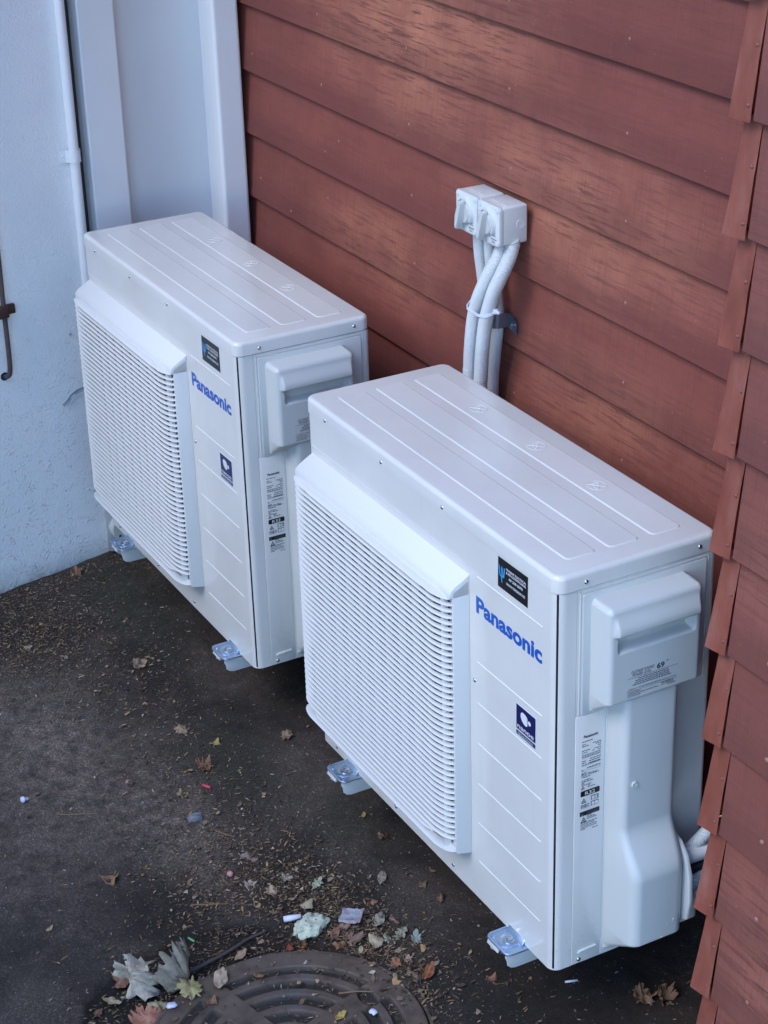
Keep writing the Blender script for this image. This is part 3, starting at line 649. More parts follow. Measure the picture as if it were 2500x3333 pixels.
    lo = [(0.0, 0.105), (-0.032, 0.105), (-0.032, 0.097), (0.0, 0.088)]; prism(bm, lo, 'x', 0.022, 0.6045, 0.001)
    prism(bm, [(0.0, 0.63), (-0.026, 0.63), (-0.026, 0.098), (0.0, 0.098)], 'x', 0.046, 0.049, 0)
    box(bm, 0.5885, 0.6036, -0.0275, -0.0245, 0.100, 0.6195)
    x = 0.0755
    while x < 0.60:
        box(bm, x, x + 0.0022, -0.043, -0.030, 0.100, 0.621); x += 0.0508
    g = link('grille', bm, M['grille'], u, smooth=30)
    link('fan_shade_sheet', bbox(0.046, 0.603, -0.0035, -0.0006, 0.100, 0.630), M['fan_shade'], g)  # flat dark sheet on the closed panel, coloured as the shade behind the slats
    full = slat_mesh(0.0165, 0.6065, -0.053, -0.0315, 0.058); short = slat_mesh(0.062, 0.556, -0.0525, -0.035, 0.040); lip = slat_mesh(0.0165, 0.6065, -0.0545, -0.033, 0.055, 2.8, 1.25)
    nS = 40; zt, zb_ = 0.6075, 0.1270
    def put(me_, z):
        o = bpy.data.objects.new('slat', me_); COL.objects.link(o); o.parent = g; o.location = (0, 0, z)
    for i in range(nS): put(full, zt + (zb_ - zt) * i / (nS - 1))
    p_ = (zt - zb_) / (nS - 1)
    put(lip, 0.6205); put(short, zt + p_ * 0.75); put(short, zb_ - p_); put(lip, 0.1005)
    # print and stickers on the front
    text('Panasonic', 0.630, 0.8345, 0.5990, 0.6288, FR(), M['blue'], u, 0.036, 'brand_lettering')
    st = poly([(0.7003, 0.6808), (0.7908, 0.6808), (0.7916, 0.7368), (0.7012, 0.7362)], FR(-0.0002), M['stick_black'], u, 'installer_sticker', 0.0004)
    f = FR(-0.0010)
    for s_, a, b, z, h in (('TRIDENT ELECTRICAL', 0.7265, 0.787, 0.7205, 0.0042), ('& AIR CONDITIONING', 0.7265, 0.786, 0.7145, 0.0042), ('09 208 0070', 0.735, 0.7765, 0.7055, 0.0046), ('WWW.TRIDENT.NZ', 0.7265, 0.784, 0.6945, 0.0044)): text(s_, a, b, z, z + h, f, M['print_white'], st, 0.02)
    tr = [(0.7125, 0.692), (0.7145, 0.692), (0.7145, 0.7025), (0.7205, 0.7035), (0.7235, 0.7225), (0.7195, 0.7215), (0.7185, 0.7075), (0.7145, 0.7055), (0.7145, 0.7160), (0.7165, 0.7160), (0.7136, 0.7235), (0.7105, 0.7160), (0.7125, 0.7160), (0.7125, 0.7055), (0.7085, 0.7075), (0.7065, 0.7215), (0.7030, 0.7240), (0.7062, 0.7035), (0.7125, 0.7025)]
    poly(tr, f, M['cyan'], st, 'trident_mark')
    st = poly([(0.7565, 0.4255), (0.8187, 0.4268), (0.8185, 0.4873), (0.7565, 0.4863)], FR(-0.0002), M['stick_white'], u, 'technology_sticker', 0.0003)
    f = FR(-0.0009); x0, z1, w_, h_ = 0.7578, 0.4853, 0.0594, 0.0584
    def S(a, b): return (x0 + a * w_, z1 - b * h_)
    poly([S(*q) for q in ((0.01, 0.82), (1.0, 0.82), (1.0, 0.02), (0.98, 0.0), (0.01, 0.0))], f, M['navy'], st, 'navy_field'); poly([S(*q) for q in ((0.01, 1.0), (1.0, 1.0), (1.0, 0.865), (0.01, 0.865))], f, M['navy'], st, 'navy_strip')
    f = FR(-0.0013)
    bean = [(.36, .136), (.48, .15), (.565, .185), (.604, .235), (.592, .285), (.568, .32), (.58, .36), (.604, .414), (.592, .475), (.532, .513), (.45, .51), (.388, .482), (.30, .42), (.245, .324), (.25, .22), (.29, .16)]
    poly([S(*q) for q in bean[::-1]], f, M['print_white'], st, 'bean_mark'); poly([S(.698 + .078 * math.cos(a), .326 + .075 * math.sin(a)) for a in [-2 * PI * i / 14 for i in range(14)]], f, M['print_white'], st, 'dot_mark')
    text('nanoe', *[S(.08, 0)[0], S(.92, 0)[0]], S(0, .755)[1], S(0, .60)[1], f, M['print_white'], st, 0.012); text('TECHNOLOGY', S(.09, 0)[0], S(.91, 0)[0], S(0, .965)[1], S(0, .905)[1], f, M['print_white'], st, 0.01)
    # side: label strip, flange, cover plate, relief cover
    ls = link('label_strip', bbox(W - 0.001, W + 0.0016, 0.0388, 0.0968, 0.001, 0.506, bev=0.0012), M['paint'], u, smooth=40)
    bm = bmesh.new(); prism(bm, [(0.051, 0.0225), (0.0545, 0.0215), (0.0875, 0.0243), (0.089, 0.0268), (0.0875, 0.0293), (0.0535, 0.0278), (0.0505, 0.0255)], 'x', W + 0.001, W + 0.0042, 0.0012); link('pressed_bead', bm, M['paint'], ls, smooth=40)
    link('cover_flange', bbox(W - 0.001, W + 0.0024, 0.0988, 0.226, 0.004, 0.506, bev=0.0012), M['cover'], u, smooth=40)
    bm = bmesh.new(); prism(bm, rrect(0.0478, 0.290, 0.5082, 0.731, 0.004, 3), 'x', W - 0.001, W + 0.0032, 0.0018); link('cover_plate', bm, M['cover'], u, smooth=40)
    bm = bmesh.new()
    for a in ((0.0430, 0.2945, 0.7335, 0.7365), (0.0430, 0.0455, 0.507, 0.7365), (0.2925, 0.295, 0.507, 0.7365)): box(bm, W - 0.001, W + 0.0012, a[0], a[1], a[2], a[3], bev=0.0005, seg=1)
    link('pressed_frame', bm, M['paint'], u)
    vc = link_me('valve_cover', cover_mesh(), M['cover'], u, smooth='all')
    bm = bmesh.new(); lathe(bm, [(0.0060, -0.003), (0.0060, 0.0022), (0.0048, 0.0030), (0.002, 0.0024)], (W + 0.0022 + 0.045, 0.1260, 0.374), X, 18); link('plug_button', bm, M['cover'], vc, smooth=40)
    bm = bmesh.new()
    for (yy, zz, rr) in ((0.188, 0.100, 0.0016), (0.186, 0.095, 0.0008), (0.176, 0.094, 0.0009), (0.180, 0.075, 0.0008), (0.165, 0.071, 0.0012), (0.172, 0.062, 0.0008), (0.158, 0.058, 0.0011), (0.148, 0.060, 0.0009)):
        b2 = bmesh.ops.create_icosphere(bm, subdivisions=1, radius=rr)['verts']
        for v in b2: v.co += Vector((W + 0.0875, yy, zz)) if zz > 0.068 else Vector((W + 0.0022 + min(0.085, (zz - 0.013) * 1.55) - 0.001, yy, zz))
    link('water_drops', bm, M['white_pipe'], vc, smooth='all')
    # sound label on the cover
    f = SR(W + 0.0022 + 0.0506)
    text('OUTSIDE SOUND', 0.1085, 0.1535, 0.5932, 0.5984, f, M['ink'], vc); text('POWER LEVEL', 0.1115, 0.1475, 0.5872, 0.5922, f, M['ink'], vc)
    text('69', 0.1585, 0.1735, 0.5885, 0.5980, f, M['ink'], vc, 0.02); text('dBA', 0.1765, 0.1820, 0.5975, 0.5998, f, M['ink'], vc)
    quads([(0.1015, 0.2008, 0.5849, 0.5854), (0.1005, 0.2000, 0.5607, 0.5611)], f, M['ink'], vc, 'rule_lines')
    micro([(0.122, 0.181, 0.5813, 0.0016), (0.117, 0.184, 0.5778, 0.0016), (0.116, 0.183, 0.5743, 0.0016), (0.112, 0.187, 0.5708, 0.0016), (0.1685, 0.192, 0.5586, 0.0014), (0.181, 0.197, 0.5528, 0.0013)], f, vc, 3)
    text('CONSULT YOUR SUPPLIER BEFORE INSTALLATION', 0.1035, 0.1975, 0.5630, 0.5658, f, M['ink'], vc)
    text('MANUFACTURED BY', 0.1030, 0.1285, 0.5577, 0.5598, f, M['ink'], vc); text('PANASONIC APPLIANCES AIR-CONDITIONING', 0.1030, 0.1620, 0.5541, 0.5564, f, M['ink'], vc, 0.01); text('MALAYSIA SDN BHD', 0.1030, 0.1275, 0.5505, 0.5527, f, M['ink'], vc, 0.01); text('CU-Z80TKR', 0.1685, 0.193, 0.5550, 0.5580, f, M['ink'], vc)
    # rating label on the strip
    f = SR(W + 0.0020); g_ = SR(W + 0.0024); zz = lambda yv: 0.470 - (yv - 190) / 1660 * 0.185
    text('Panasonic', 0.0545, 0.0830, zz(262), zz(215), f, M['ink'], ls, 0.03)
    rows = []
    for yv, a, b in ((330, .0515, .072), (378, .0515, .060), (410, .0515, .066), (395, .073, .089), (425, .079, .089), (460, .083, .089), (488, .0515, .067), (500, .076, .089), (522, .0515, .064), (525, .072, .076), (535, .083, .089), (568, .0515, .089), (598, .0515, .089), (655, .068, .089), (670, .0515, .060), (690, .066, .089), (705, .0515, .060), (725, .066, .089), (742, .0515, .089), (800, .062, .089), (832, .0515, .056), (882, .0515, .061), (955, .0515, .069), (925, .077, .087), (1010, .0515, .071), (1038, .0515, .076), (1066, .0515, .059), (1094, .0515, .071), (1118, .064, .069), (1145, .064, .080), (1660, .064, .073), (1690, .064, .080), (1718, .064, .084), (1770, .0515, .085), (1800, .0515, .081), (1832, .0515, .084), (1862, .0515, .084), (1890, .0515, .061), (1912, .075, .087)): rows.append((a, b, zz(yv), 0.0016))
    micro(rows, f, ls, 7)
    quads([(0.0515, 0.089, zz(612), zz(612) + 0.0004), (0.0515, 0.089, zz(815), zz(815) + 0.0004), (0.0515, 0.089, zz(845), zz(845) + 0.0004)], f, M['ink_soft'], ls, 'rule_lines')
    poly(rrect(0.0505, 0.0885, zz(1290), zz(1190), 0.0022, 3), f, M['stick_black'], ls, 'refrigerant_box'); text('R32', 0.0590, 0.0790, zz(1273), zz(1213), g_, M['print_white'], ls, 0.01)
    poly([(0.0495, zz(1640)), (0.0890, zz(1640)), (0.0890, zz(1560)), (0.0495, zz(1560))], f, M['stick_black'], ls, 'warning_box'); text('WARNING', 0.0630, 0.0850, zz(1620), zz(1580), g_, M['ink_soft'], ls)
    def tri(yc, zc, s): return [(yc - s, zc), (yc + s, zc), (yc, zc + 1.75 * s)]
    for yc, yv, s in ((0.0570, 1410, 0.0055), (0.0575, 1755, 0.0060), (0.0545, 1160, 0.0040)):
        poly(tri(yc, zz(yv), s), f, M['ink'], ls, 'warning_triangle'); poly(tri(yc, zz(yv) + s * 0.28, s * 0.60), g_, M['paint'], ls, 'triangle_field'); poly(disc(yc, zz(yv) + s * 0.62, s * 0.22, s * 0.3, 8), SR(W + 0.0027), M['ink'], ls, 'flame_mark')
    poly(tri(0.0540, zz(1630), 0.0032), g_, M['ink_soft'], ls, 'warning_triangle')
    for a, b, c_, d_ in ((0.0715, 0.0865, 1395, 1320), (0.0715, 0.0865, 1500, 1420), (0.0515, 0.0680, 1500, 1440)):
        poly([(a, zz(c_)), (b, zz(c_)), (b, zz(d_)), (a, zz(d_))], f, M['ink'], ls, 'manual_symbol'); mid_ = (a + b) / 2
        quads([(a + 0.001, mid_ - 0.0005, zz(c_) + 0.001, zz(d_) - 0.001), (mid_ + 0.0005, b - 0.001, zz(c_) + 0.001, zz(d_) - 0.001)], g_, M['paint'], ls, 'manual_pages')
    quads([(0.0832, 0.0848, zz(1385), zz(1335))], SR(W + 0.0027), M['ink'], ls, 'symbol_bar'); quads([(0.0535, 0.0650, zz(1475), zz(1462))], SR(W + 0.0027), M['ink'], ls, 'symbol_bar')
    # feet
    for x0 in (0.7255, 0.1020):
        bm = bmesh.new(); pts = rrect(x0, x0 + 0.073, -0.045, 0.035, 0.012, 5)
        prism(bm, pts, 'z', -0.003, -0.0008, 0.0007)
        # rolled rim on the two sides and front
        rim = [Vector((q[0], q[1], -0.0008)) for q in rrect(x0 + 0.0018, x0 + 0.0712, -0.0432, 0.06, 0.0105, 5) if q[1] < 0.034]
        rim.sort(key=lambda q: 0); left = [q for q in rim if q.x < x0 + 0.0365]; right = [q for q in rim if q.x >= x0 + 0.0365]
        ch = sorted(left, key=lambda q: (-q.y, q.x)) + sorted(right, key=lambda q: (q.y, q.x))
        tube(bm, [Vector((x0 + 0.0018, 0.02, -0.0008))] + ch + [Vector((x0 + 0.0712, 0.02, -0.0008))], 0.0022, 8)
        # raised web towards the body, dished round the bolt
        lathe(bm, [(0.021, -0.0009), (0.0205, 0.0018), (0.017, 0.0022), (0.0145, 0.0008), (0.0125, 0.0002), (0.0, 0.0002)], (x0 + 0.0365, -0.017, 0), Z, 26)
        prism(bm, [(0.003, -0.0008), (-0.009, -0.0008), (-0.002, 0.009), (0.003, 0.012)], 'x', x0 + 0.010, x0 + 0.063, 0.0015)
        for dx in (0.013, 0.060): lathe(bm, [(0.0042, -0.001), (0.0036, 0.0010), (0.0015, 0.0018)], (x0 + dx, -0.034, 0), Z, 12)
        ft = link('mounting_foot', bm, M['zinc'], u, smooth=32)
        bm = bmesh.new(); c_ = (x0 + 0.0365, -0.017, 0); lathe(bm, [(0.0105, 0.0002), (0.0105, 0.0014), (0.009, 0.0018)], c_, Z, 22)
        hexp = [(c_[0] + 0.0066 * math.cos(R(60 * i + 12)), c_[1] + 0.0066 * math.sin(R(60 * i + 12))) for i in range(6)]; prism(bm, hexp, 'z', 0.0016, 0.0072, 0.0008)
        link('bolt', bm, M['steel'], ft, smooth=30)
    return u
near = make_unit()
far = copy_tree(near); far.location = (-1.19155, -0.00175, 0); far['label'] = 'farther white outdoor air conditioner, standing against the plaster wall at the left'
def serial(u, s):
    ls = [c for c in u.children if c.name.startswith('label_strip')][0]; text(s, 0.0512, 0.0815, 0.470 - (930 - 190) / 1660 * 0.185, 0.470 - (885 - 190) / 1660 * 0.185, SR(W + 0.0020), M['ink'], ls, 0.012, 'serial_number')
serial(near, 'F031701011'); serial(far, 'F031701003')

# ------------------------------------------------------------------ wall brackets that carry the units
for ux, x0, lab in ((0, 0.728, 'white wall bracket arm under the right-hand foot of the nearer unit'), (0, 0.1045, 'white wall bracket arm under the left-hand foot of the nearer unit'), (-1.19155, 0.728, 'white wall bracket arm under the right-hand foot of the farther unit'), (-1.19155, 0.1045, 'white wall bracket arm under the farther unit next to the plaster wall')):
    b = thing('wall_bracket', lab, 'bracket', (ux + x0, 0.0, -0.045), 'white bracket arms under the units')
    bm = bmesh.new(); w_ = 0.058
    box(bm, 0.0, w_, -0.036, 0.474, 0.0355, 0.0385, bev=0.0012)
    fl = [(-0.039, 0.0385), (0.474, 0.0385), (0.474, 0.002), (-0.018, 0.002), (-0.028, 0.005), (-0.035, 0.012), (-0.036, 0.022), (-0.0395, 0.030)]
    prism(bm, fl, 'x', w_ - 0.0025, w_, 0.0008); prism(bm, fl, 'x', 0.0, 0.0025, 0.0008)
    prism(bm, [(-0.033, 0.0385), (-0.038, 0.0375), (-0.041, 0.034), (-0.0425, 0.028), (-0.0395, 0.027), (-0.0375, 0.032), (-0.033, 0.0352)], 'x', 0.0, w_ - 0.022, 0.0006)
    link('arm', bm, M['bracket'], b, smooth=30)
    link('wall_plate', bbox(-0.004, w_ + 0.004, 0.474, 0.482, -0.005, 0.30, bev=0.001), M['bracket'], b)

# ------------------------------------------------------------------ isolator switches on the wall
def switch(x0, lab):
    s = thing('isolator_switch', lab, 'switch', (x0, 0.433, 0.985), 'isolator switches on the weatherboards')
    w_ = 0.0795; hh = 0.081
    bm = bmesh.new(); box(bm, 0.0, w_, 0.008, 0.0665, 0.002, hh - 0.001, bev=0.005, seg=3); body = link('switch_body', bm, M['switch'], s, smooth=40)
    bm = bmesh.new(); prism(bm, rrect(-0.0005, w_ + 0.0005, 0.0, hh, 0.008, 5), 'y', 0.0, 0.0105, 0.002); pl = link('faceplate', bm, M['switch'], s, smooth=40)
    for a, b_ in ((0.0075, 0.0075), (w_ - 0.0075, 0.0075), (0.0075, hh - 0.0075), (w_ - 0.0075, hh - 0.0075)):
        bm = bmesh.new(); lathe(bm, [(0.0052, -0.002), (0.0052, 0.0012), (0.0035, 0.0016)], (a, 0.0, b_), -Y, 14); link('cover_screw', bm, M['switch'], pl, smooth=40)
    cx, cz = 0.037, 0.0425
    bm = bmesh.new(); arc = [Vector((cx + 0.0255 * math.cos(R(a)), -0.006, cz + 0.0255 * math.sin(R(a)))) for a in range(-35, 136, 10)]
    n = len(arc); va = []
    for q in arc:
        d_ = Vector((q.x - cx, 0, q.z - cz)).normalized(); va.append([bm.verts.new(q + d_ * a + Y * b_) for a, b_ in ((0, 0.007), (0, -0.001), (0.003, -0.001), (0.006, 0.007))])
    for a, b_ in zip(va, va[1:]):
        for i in range(4): bm.faces.new((a[i], a[(i + 1) % 4], b_[(i + 1) % 4], b_[i]))
    bm.faces.new(va[0]); bm.faces.new(va[-1][::-1]); link('knob_guard', bm, M['switch'], pl, smooth=40)
    bm = bmesh.new(); lathe(bm, [(0.0235, 0.0), (0.0235, 0.006), (0.021, 0.008), (0.0, 0.008)], (0, 0, 0), -Y, 28)
    lev = [(-0.0075, 0.021), (-0.0045, 0.027), (0.0045, 0.027), (0.0075, 0.021), (0.0085, -0.010), (0.0065, -0.030), (0.003, -0.037), (-0.003, -0.037), (-0.0065, -0.030), (-0.0085, -0.010)]
    n = len(lev); va = [bm.verts.new((a, -0.008, b_)) for a, b_ in lev]; vb = [bm.verts.new((a * 0.72, -0.0205 if b_ < 0.024 else -0.015, b_ * 0.93)) for a, b_ in lev]
    fs = [bm.faces.new((va[i], va[(i + 1) % n], vb[(i + 1) % n], vb[i])) for i in range(n)]; f2 = bm.faces.new(vb); bmesh.ops.bevel(bm, geom=list(f2.edges), offset=0.0015, segments=2, affect='EDGES')
    bmesh.ops.rotate(bm, verts=bm.verts, cent=(0, 0, 0), matrix=Matrix.Rotation(R(14), 3, 'Y')); kn = link('switch_knob', bm, M['cover'], pl, smooth=35, loc=(cx, -0.0002, cz))
    quads([(0.0535, 0.066, 0.030 - 0.0035 * i, 0.0315 - 0.0035 * i) for i in range(4)] + [(0.049, 0.070, 0.0125, 0.0145)], (Vector((0, -0.0004, 0)), X, Z, -Y), M['ink_soft'], pl, 'fine_print')
    text('20A', 0.052, 0.064, 0.006, 0.0105, (Vector((0, -0.0005, 0)), X, Z, -Y), M['ink_soft'], pl)
    bm = bmesh.new(); lathe(bm, [(0.0095, -0.001), (0.0095, 0.0004), (0.0088, 0.0009), (0.0084, 0.0005)], (w_, 0.049, 0.042), X, 24); link('knockout', bm, M['switch'], body)
    for a in (0.02, 0.05): link('top_clip', bbox(a, a + 0.020, 0.022, 0.034, hh - 0.0012, hh - 0.0002, bev=0.0003, seg=1), M['switch'], body)
    return s
switch(-0.159, 'left-hand grey isolator switch with rotary handle, of the pair on the weatherboards')
switch(-0.0745, 'right-hand grey isolator switch, nearer the wall corner, showing its plain side')

# ------------------------------------------------------------------ flexible conduits
def conduit(path, lab, r=0.0135, m='conduit', group='ribbed conduits below the switches'):
    o = link('flexible_conduit', ribbed(path, r), M[m], None, smooth=60)
    return tag(o, lab, 'conduit', group)
conduit([(-0.128, 0.468, 0.992), (-0.1310, 0.470, 0.9687), (-0.1365, 0.475, 0.9306), (-0.138, 0.482, 0.8825), (-0.128, 0.482, 0.8291), (-0.119, 0.48, 0.753), (-0.118, 0.478, 0.68), (-0.118, 0.47, 0.45), (-0.10, 0.46, 0.2)], 'grey ribbed conduit leaving the left switch first from the left, behind the others')
conduit([(-0.0900, 0.468, 0.992), (-0.0905, 0.470, 0.9726), (-0.0960, 0.475, 0.941), (-0.0966, 0.480, 0.8963), (-0.0830, 0.48, 0.8454), (-0.0790, 0.48, 0.7896), (-0.0905, 0.48, 0.7166), (-0.0990, 0.48, 0.6492), (-0.10, 0.475, 0.45), (-0.08, 0.465, 0.2)], 'grey ribbed conduit held by the metal saddle, lowest right of the bundle')
conduit([(-0.0370, 0.467, 0.992), (-0.0363, 0.465, 0.9743), (-0.0360, 0.455, 0.9498), (-0.0433, 0.44, 0.9196), (-0.0633, 0.43, 0.8717), (-0.0799, 0.43, 0.8378), (-0.0927, 0.43, 0.7956), (-0.1019, 0.43, 0.7358), (-0.1046, 0.43, 0.7004), (-0.1056, 0.43, 0.6652), (-0.104, 0.44, 0.45), (-0.15, 0.45, 0.2)], 'grey ribbed conduit from the right switch crossing over to the left of the bundle', 0.0148)
conduit([(-0.0040, 0.468, 0.992), (-0.0035, 0.470, 0.9845), (-0.0010, 0.46, 0.9593), (-0.0055, 0.445, 0.9257), (-0.0200, 0.435, 0.8861), (-0.0350, 0.432, 0.8447), (-0.0479, 0.432, 0.8094), (-0.0598, 0.432, 0.7493), (-0.0658, 0.432, 0.6901), (-0.0675, 0.432, 0.6549), (-0.068, 0.44, 0.45), (-0.05, 0.45, 0.2)], 'grey ribbed conduit from the right switch, in front and in the middle of the bundle', 0.0148)
# cable tie round the bundle
bm = bmesh.new(); ring = [(-0.0985, 0.428, 0.845), (-0.088, 0.414, 0.8385), (-0.066, 0.4165, 0.8345), (-0.046, 0.4155, 0.8345), (-0.027, 0.4205, 0.838), (-0.0195, 0.434, 0.844), (-0.028, 0.448, 0.849), (-0.050, 0.458, 0.852), (-0.080, 0.456, 0.852), (-0.096, 0.444, 0.850), (-0.0985, 0.428, 0.845)]
pts = catmull(ring, 6); g = []
for i, p_ in enumerate(pts):
    tn = (pts[min(i + 1, len(pts) - 1)] - pts[max(0, i - 1)]).normalized(); w = Z - tn * tn.z; w.normalize(); s_ = tn.cross(w)
    g.append([bm.verts.new(p_ + w * a + s_ * b) for a, b in ((-0.0032, -0.0008), (0.0032, -0.0008), (0.0032, 0.0008), (-0.0032, 0.0008))])
for a, b in zip(g, g[1:]):
    for i in range(4): bm.faces.new((a[i], a[(i + 1) % 4], b[(i + 1) % 4], b[i]))
box(bm, -0.020, -0.010, 0.432, 0.442, 0.843, 0.853, bev=0.0015); box(bm, -0.012, 0.000, 0.434, 0.438, 0.846, 0.852, bev=0.001)
tag(link('cable_tie', bm, M['tie'], None, smooth=40), 'pale nylon cable tie round the ribbed conduits', 'cable tie')
# metal saddle
sd = thing('pipe_saddle', 'shiny metal saddle fixing a conduit to the weatherboards', 'saddle', (-0.07, 0.5, 0.79))
bm = bmesh.new(); sec = [(-0.128, 0.497)] + [(-0.0800 + 0.0168 * -math.cos(R(a)), 0.481 - 0.0168 * math.sin(R(a))) for a in range(0, 181, 15)] + [(-0.0620, 0.4945), (-0.0560, 0.4975), (-0.0340, 0.4985)]
rows = []
for z, tw in ((0.788, 0.0), (0.7905, 0.0005), (0.8165, 0.0005), (0.819, 0.0)): rows.append([bm.verts.new((a + 0.07, b - 0.5, z - 0.79 - (0.012 * max(0, (a + 0.062)) / 0.03))) for a, b in sec])
for a, b in zip(rows, rows[1:]):
    for i in range(len(sec) - 1): bm.faces.new((a[i], a[i + 1], b[i + 1], b[i]))
bmesh.ops.solidify(bm, geom=bm.faces[:], thickness=0.0016); link('strap', bm, M['zinc'], sd, smooth=40)
bm = bmesh.new(); lathe(bm, [(0.0045, -0.001), (0.0042, 0.002), (0.002, 0.003)], (0.024, -0.0035, 0.0055), -Y, 14); link('screw', bm, M['steel'], sd, smooth=40)
# pipework behind the valve cover of the nearer unit
gm = bmesh.new(); prism(gm, [(0.895, 0.075), (0.945, 0.075), (0.966, 0.09), (0.972, 0.13), (0.968, 0.18), (0.955, 0.215), (0.935, 0.235), (0.912, 0.242), (0.895, 0.242)], 'y', 0.2135, 0.2215, 0.002)
tag(link('pipe_grommet', gm, M['cover'], None, smooth=35), 'pale pipe flange on the back edge of the nearer unit\'s valve cover', 'flange')
def pipe(path, r, m, lab, rib=True, pitch=0.0034):
    if rib: bm = ribbed(path, r, pitch, 0.0013)
    else: bm = bmesh.new(); tube(bm, catmull(path, 8), r, 18)
    tag(link('unit_pipe', bm, M[m], None, smooth=55), lab, 'pipe', 'pipes leaving the nearer unit behind the corner')
pipe([(0.925, 0.215, 0.188), (0.925, 0.245, 0.187), (0.925, 0.29, 0.185), (0.93, 0.36, 0.18), (0.97, 0.48, 0.16)], 0.0145, 'white_pipe', 'bright white insulated pipe, second from the top behind the corner', False)
pipe([(0.900, 0.215, 0.170), (0.905, 0.240, 0.178), (0.915, 0.258, 0.195), (0.922, 0.285, 0.222), (0.925, 0.32, 0.25), (0.93, 0.42, 0.29)], 0.0125, 'conduit', 'grey ribbed conduit rising at the top of the pipes behind the corner')
pipe([(0.925, 0.215, 0.158), (0.925, 0.246, 0.1585), (0.925, 0.275, 0.159), (0.94, 0.36, 0.15), (0.96, 0.48, 0.13)], 0.0115, 'black', 'black ribbed hose between the white pipe and the grey conduit')
pipe([(0.930, 0.215, 0.118), (0.930, 0.235, 0.122), (0.928, 0.256, 0.134), (0.925, 0.278, 0.145), (0.92, 0.33, 0.16), (0.93, 0.46, 0.17)], 0.0150, 'conduit', 'thick grey ribbed conduit below the black hose behind the corner', True, 0.0052)
pipe([(0.922, 0.215, 0.100), (0.922, 0.245, 0.1010), (0.922, 0.27, 0.105), (0.93, 0.34, 0.11), (0.96, 0.48, 0.10)], 0.0105, 'white_pipe', 'lowest thin white pipe behind the corner', True)

# ------------------------------------------------------------------ manhole cover
mc = thing('manhole_cover', 'rusty round cast iron manhole cover with concentric grooves in the foreground', 'manhole cover', (COVER[0], COVER[1], slope(*COVER)))
mc.rotation_euler = (math.atan(0.065), 0, 0)
rs = [0.0, 0.03, 0.06]; bands = [(0.100, 0.117), (0.142, 0.160), (0.182, 0.201), (0.220, 0.261)]
def cover_h(r, a):
    """1 on ribs and spokes, 0 in grooves"""
    rib = 0.0
    for a0, b0 in bands: rib = max(rib, sstep((r - a0 + 0.002) / 0.004) * sstep((b0 + 0.002 - r) / 0.004))
    if r < 0.09: rib = max(rib, sstep((0.075 - r) / 0.006))
    for k in range(4):
        sp = R(103 + 90 * k); d_ = (a - sp + PI) % (2 * PI) - PI
        off = abs(d_) * r
        if abs(d_) < 0.8: rib = max(rib, sstep((0.030 - off) / 0.006))
    # lifting slot in the spoke
    px, py = r * math.cos(a), r * math.sin(a)
    e = math.hypot((px + 0.040) / 0.030, (py - 0.190) / 0.020)
    if e < 1 and py < 0.200: rib = min(rib, sstep((e - 0.8) / 0.2))
    return rib
nr, na = 130, 360; vs_ = [(0, 0, 0)]; at_ = [0.0]
for j in range(1, nr + 1):
    r = 0.258 * j / nr
    for i in range(na):
        a = 2 * PI * i / na; h_ = cover_h(r, a); nn = 0.0007 * noise.noise(Vector((r * math.cos(a) * 40, r * math.sin(a) * 40, 1)))
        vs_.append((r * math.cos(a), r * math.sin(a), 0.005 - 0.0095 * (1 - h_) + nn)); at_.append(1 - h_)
r = COVER_R
for z in (0.0025, -0.03):
    for i in range(na): vs_.append((r * math.cos(2 * PI * i / na), r * math.sin(2 * PI * i / na), z)); at_.append(0.3)
fs = [(0, 1 + i, 1 + (i + 1) % na) for i in range(na)]
for j in range(nr + 1):
    for i in range(na): fs.append((1 + j * na + i, 1 + (j + 1) * na + i, 1 + (j + 1) * na + (i + 1) % na, 1 + j * na + (i + 1) % na))
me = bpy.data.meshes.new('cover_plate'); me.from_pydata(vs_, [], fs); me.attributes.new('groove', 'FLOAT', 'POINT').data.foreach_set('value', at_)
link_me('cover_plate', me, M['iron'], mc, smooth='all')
bm = bmesh.new(); lathe(bm, [(0.2640, -0.03), (0.2640, -0.001), (0.2700, -0.001), (0.2705, -0.03)], (0, 0, 0), Z, 90); link('frame_ring', bm, M['iron'], mc, smooth=30)

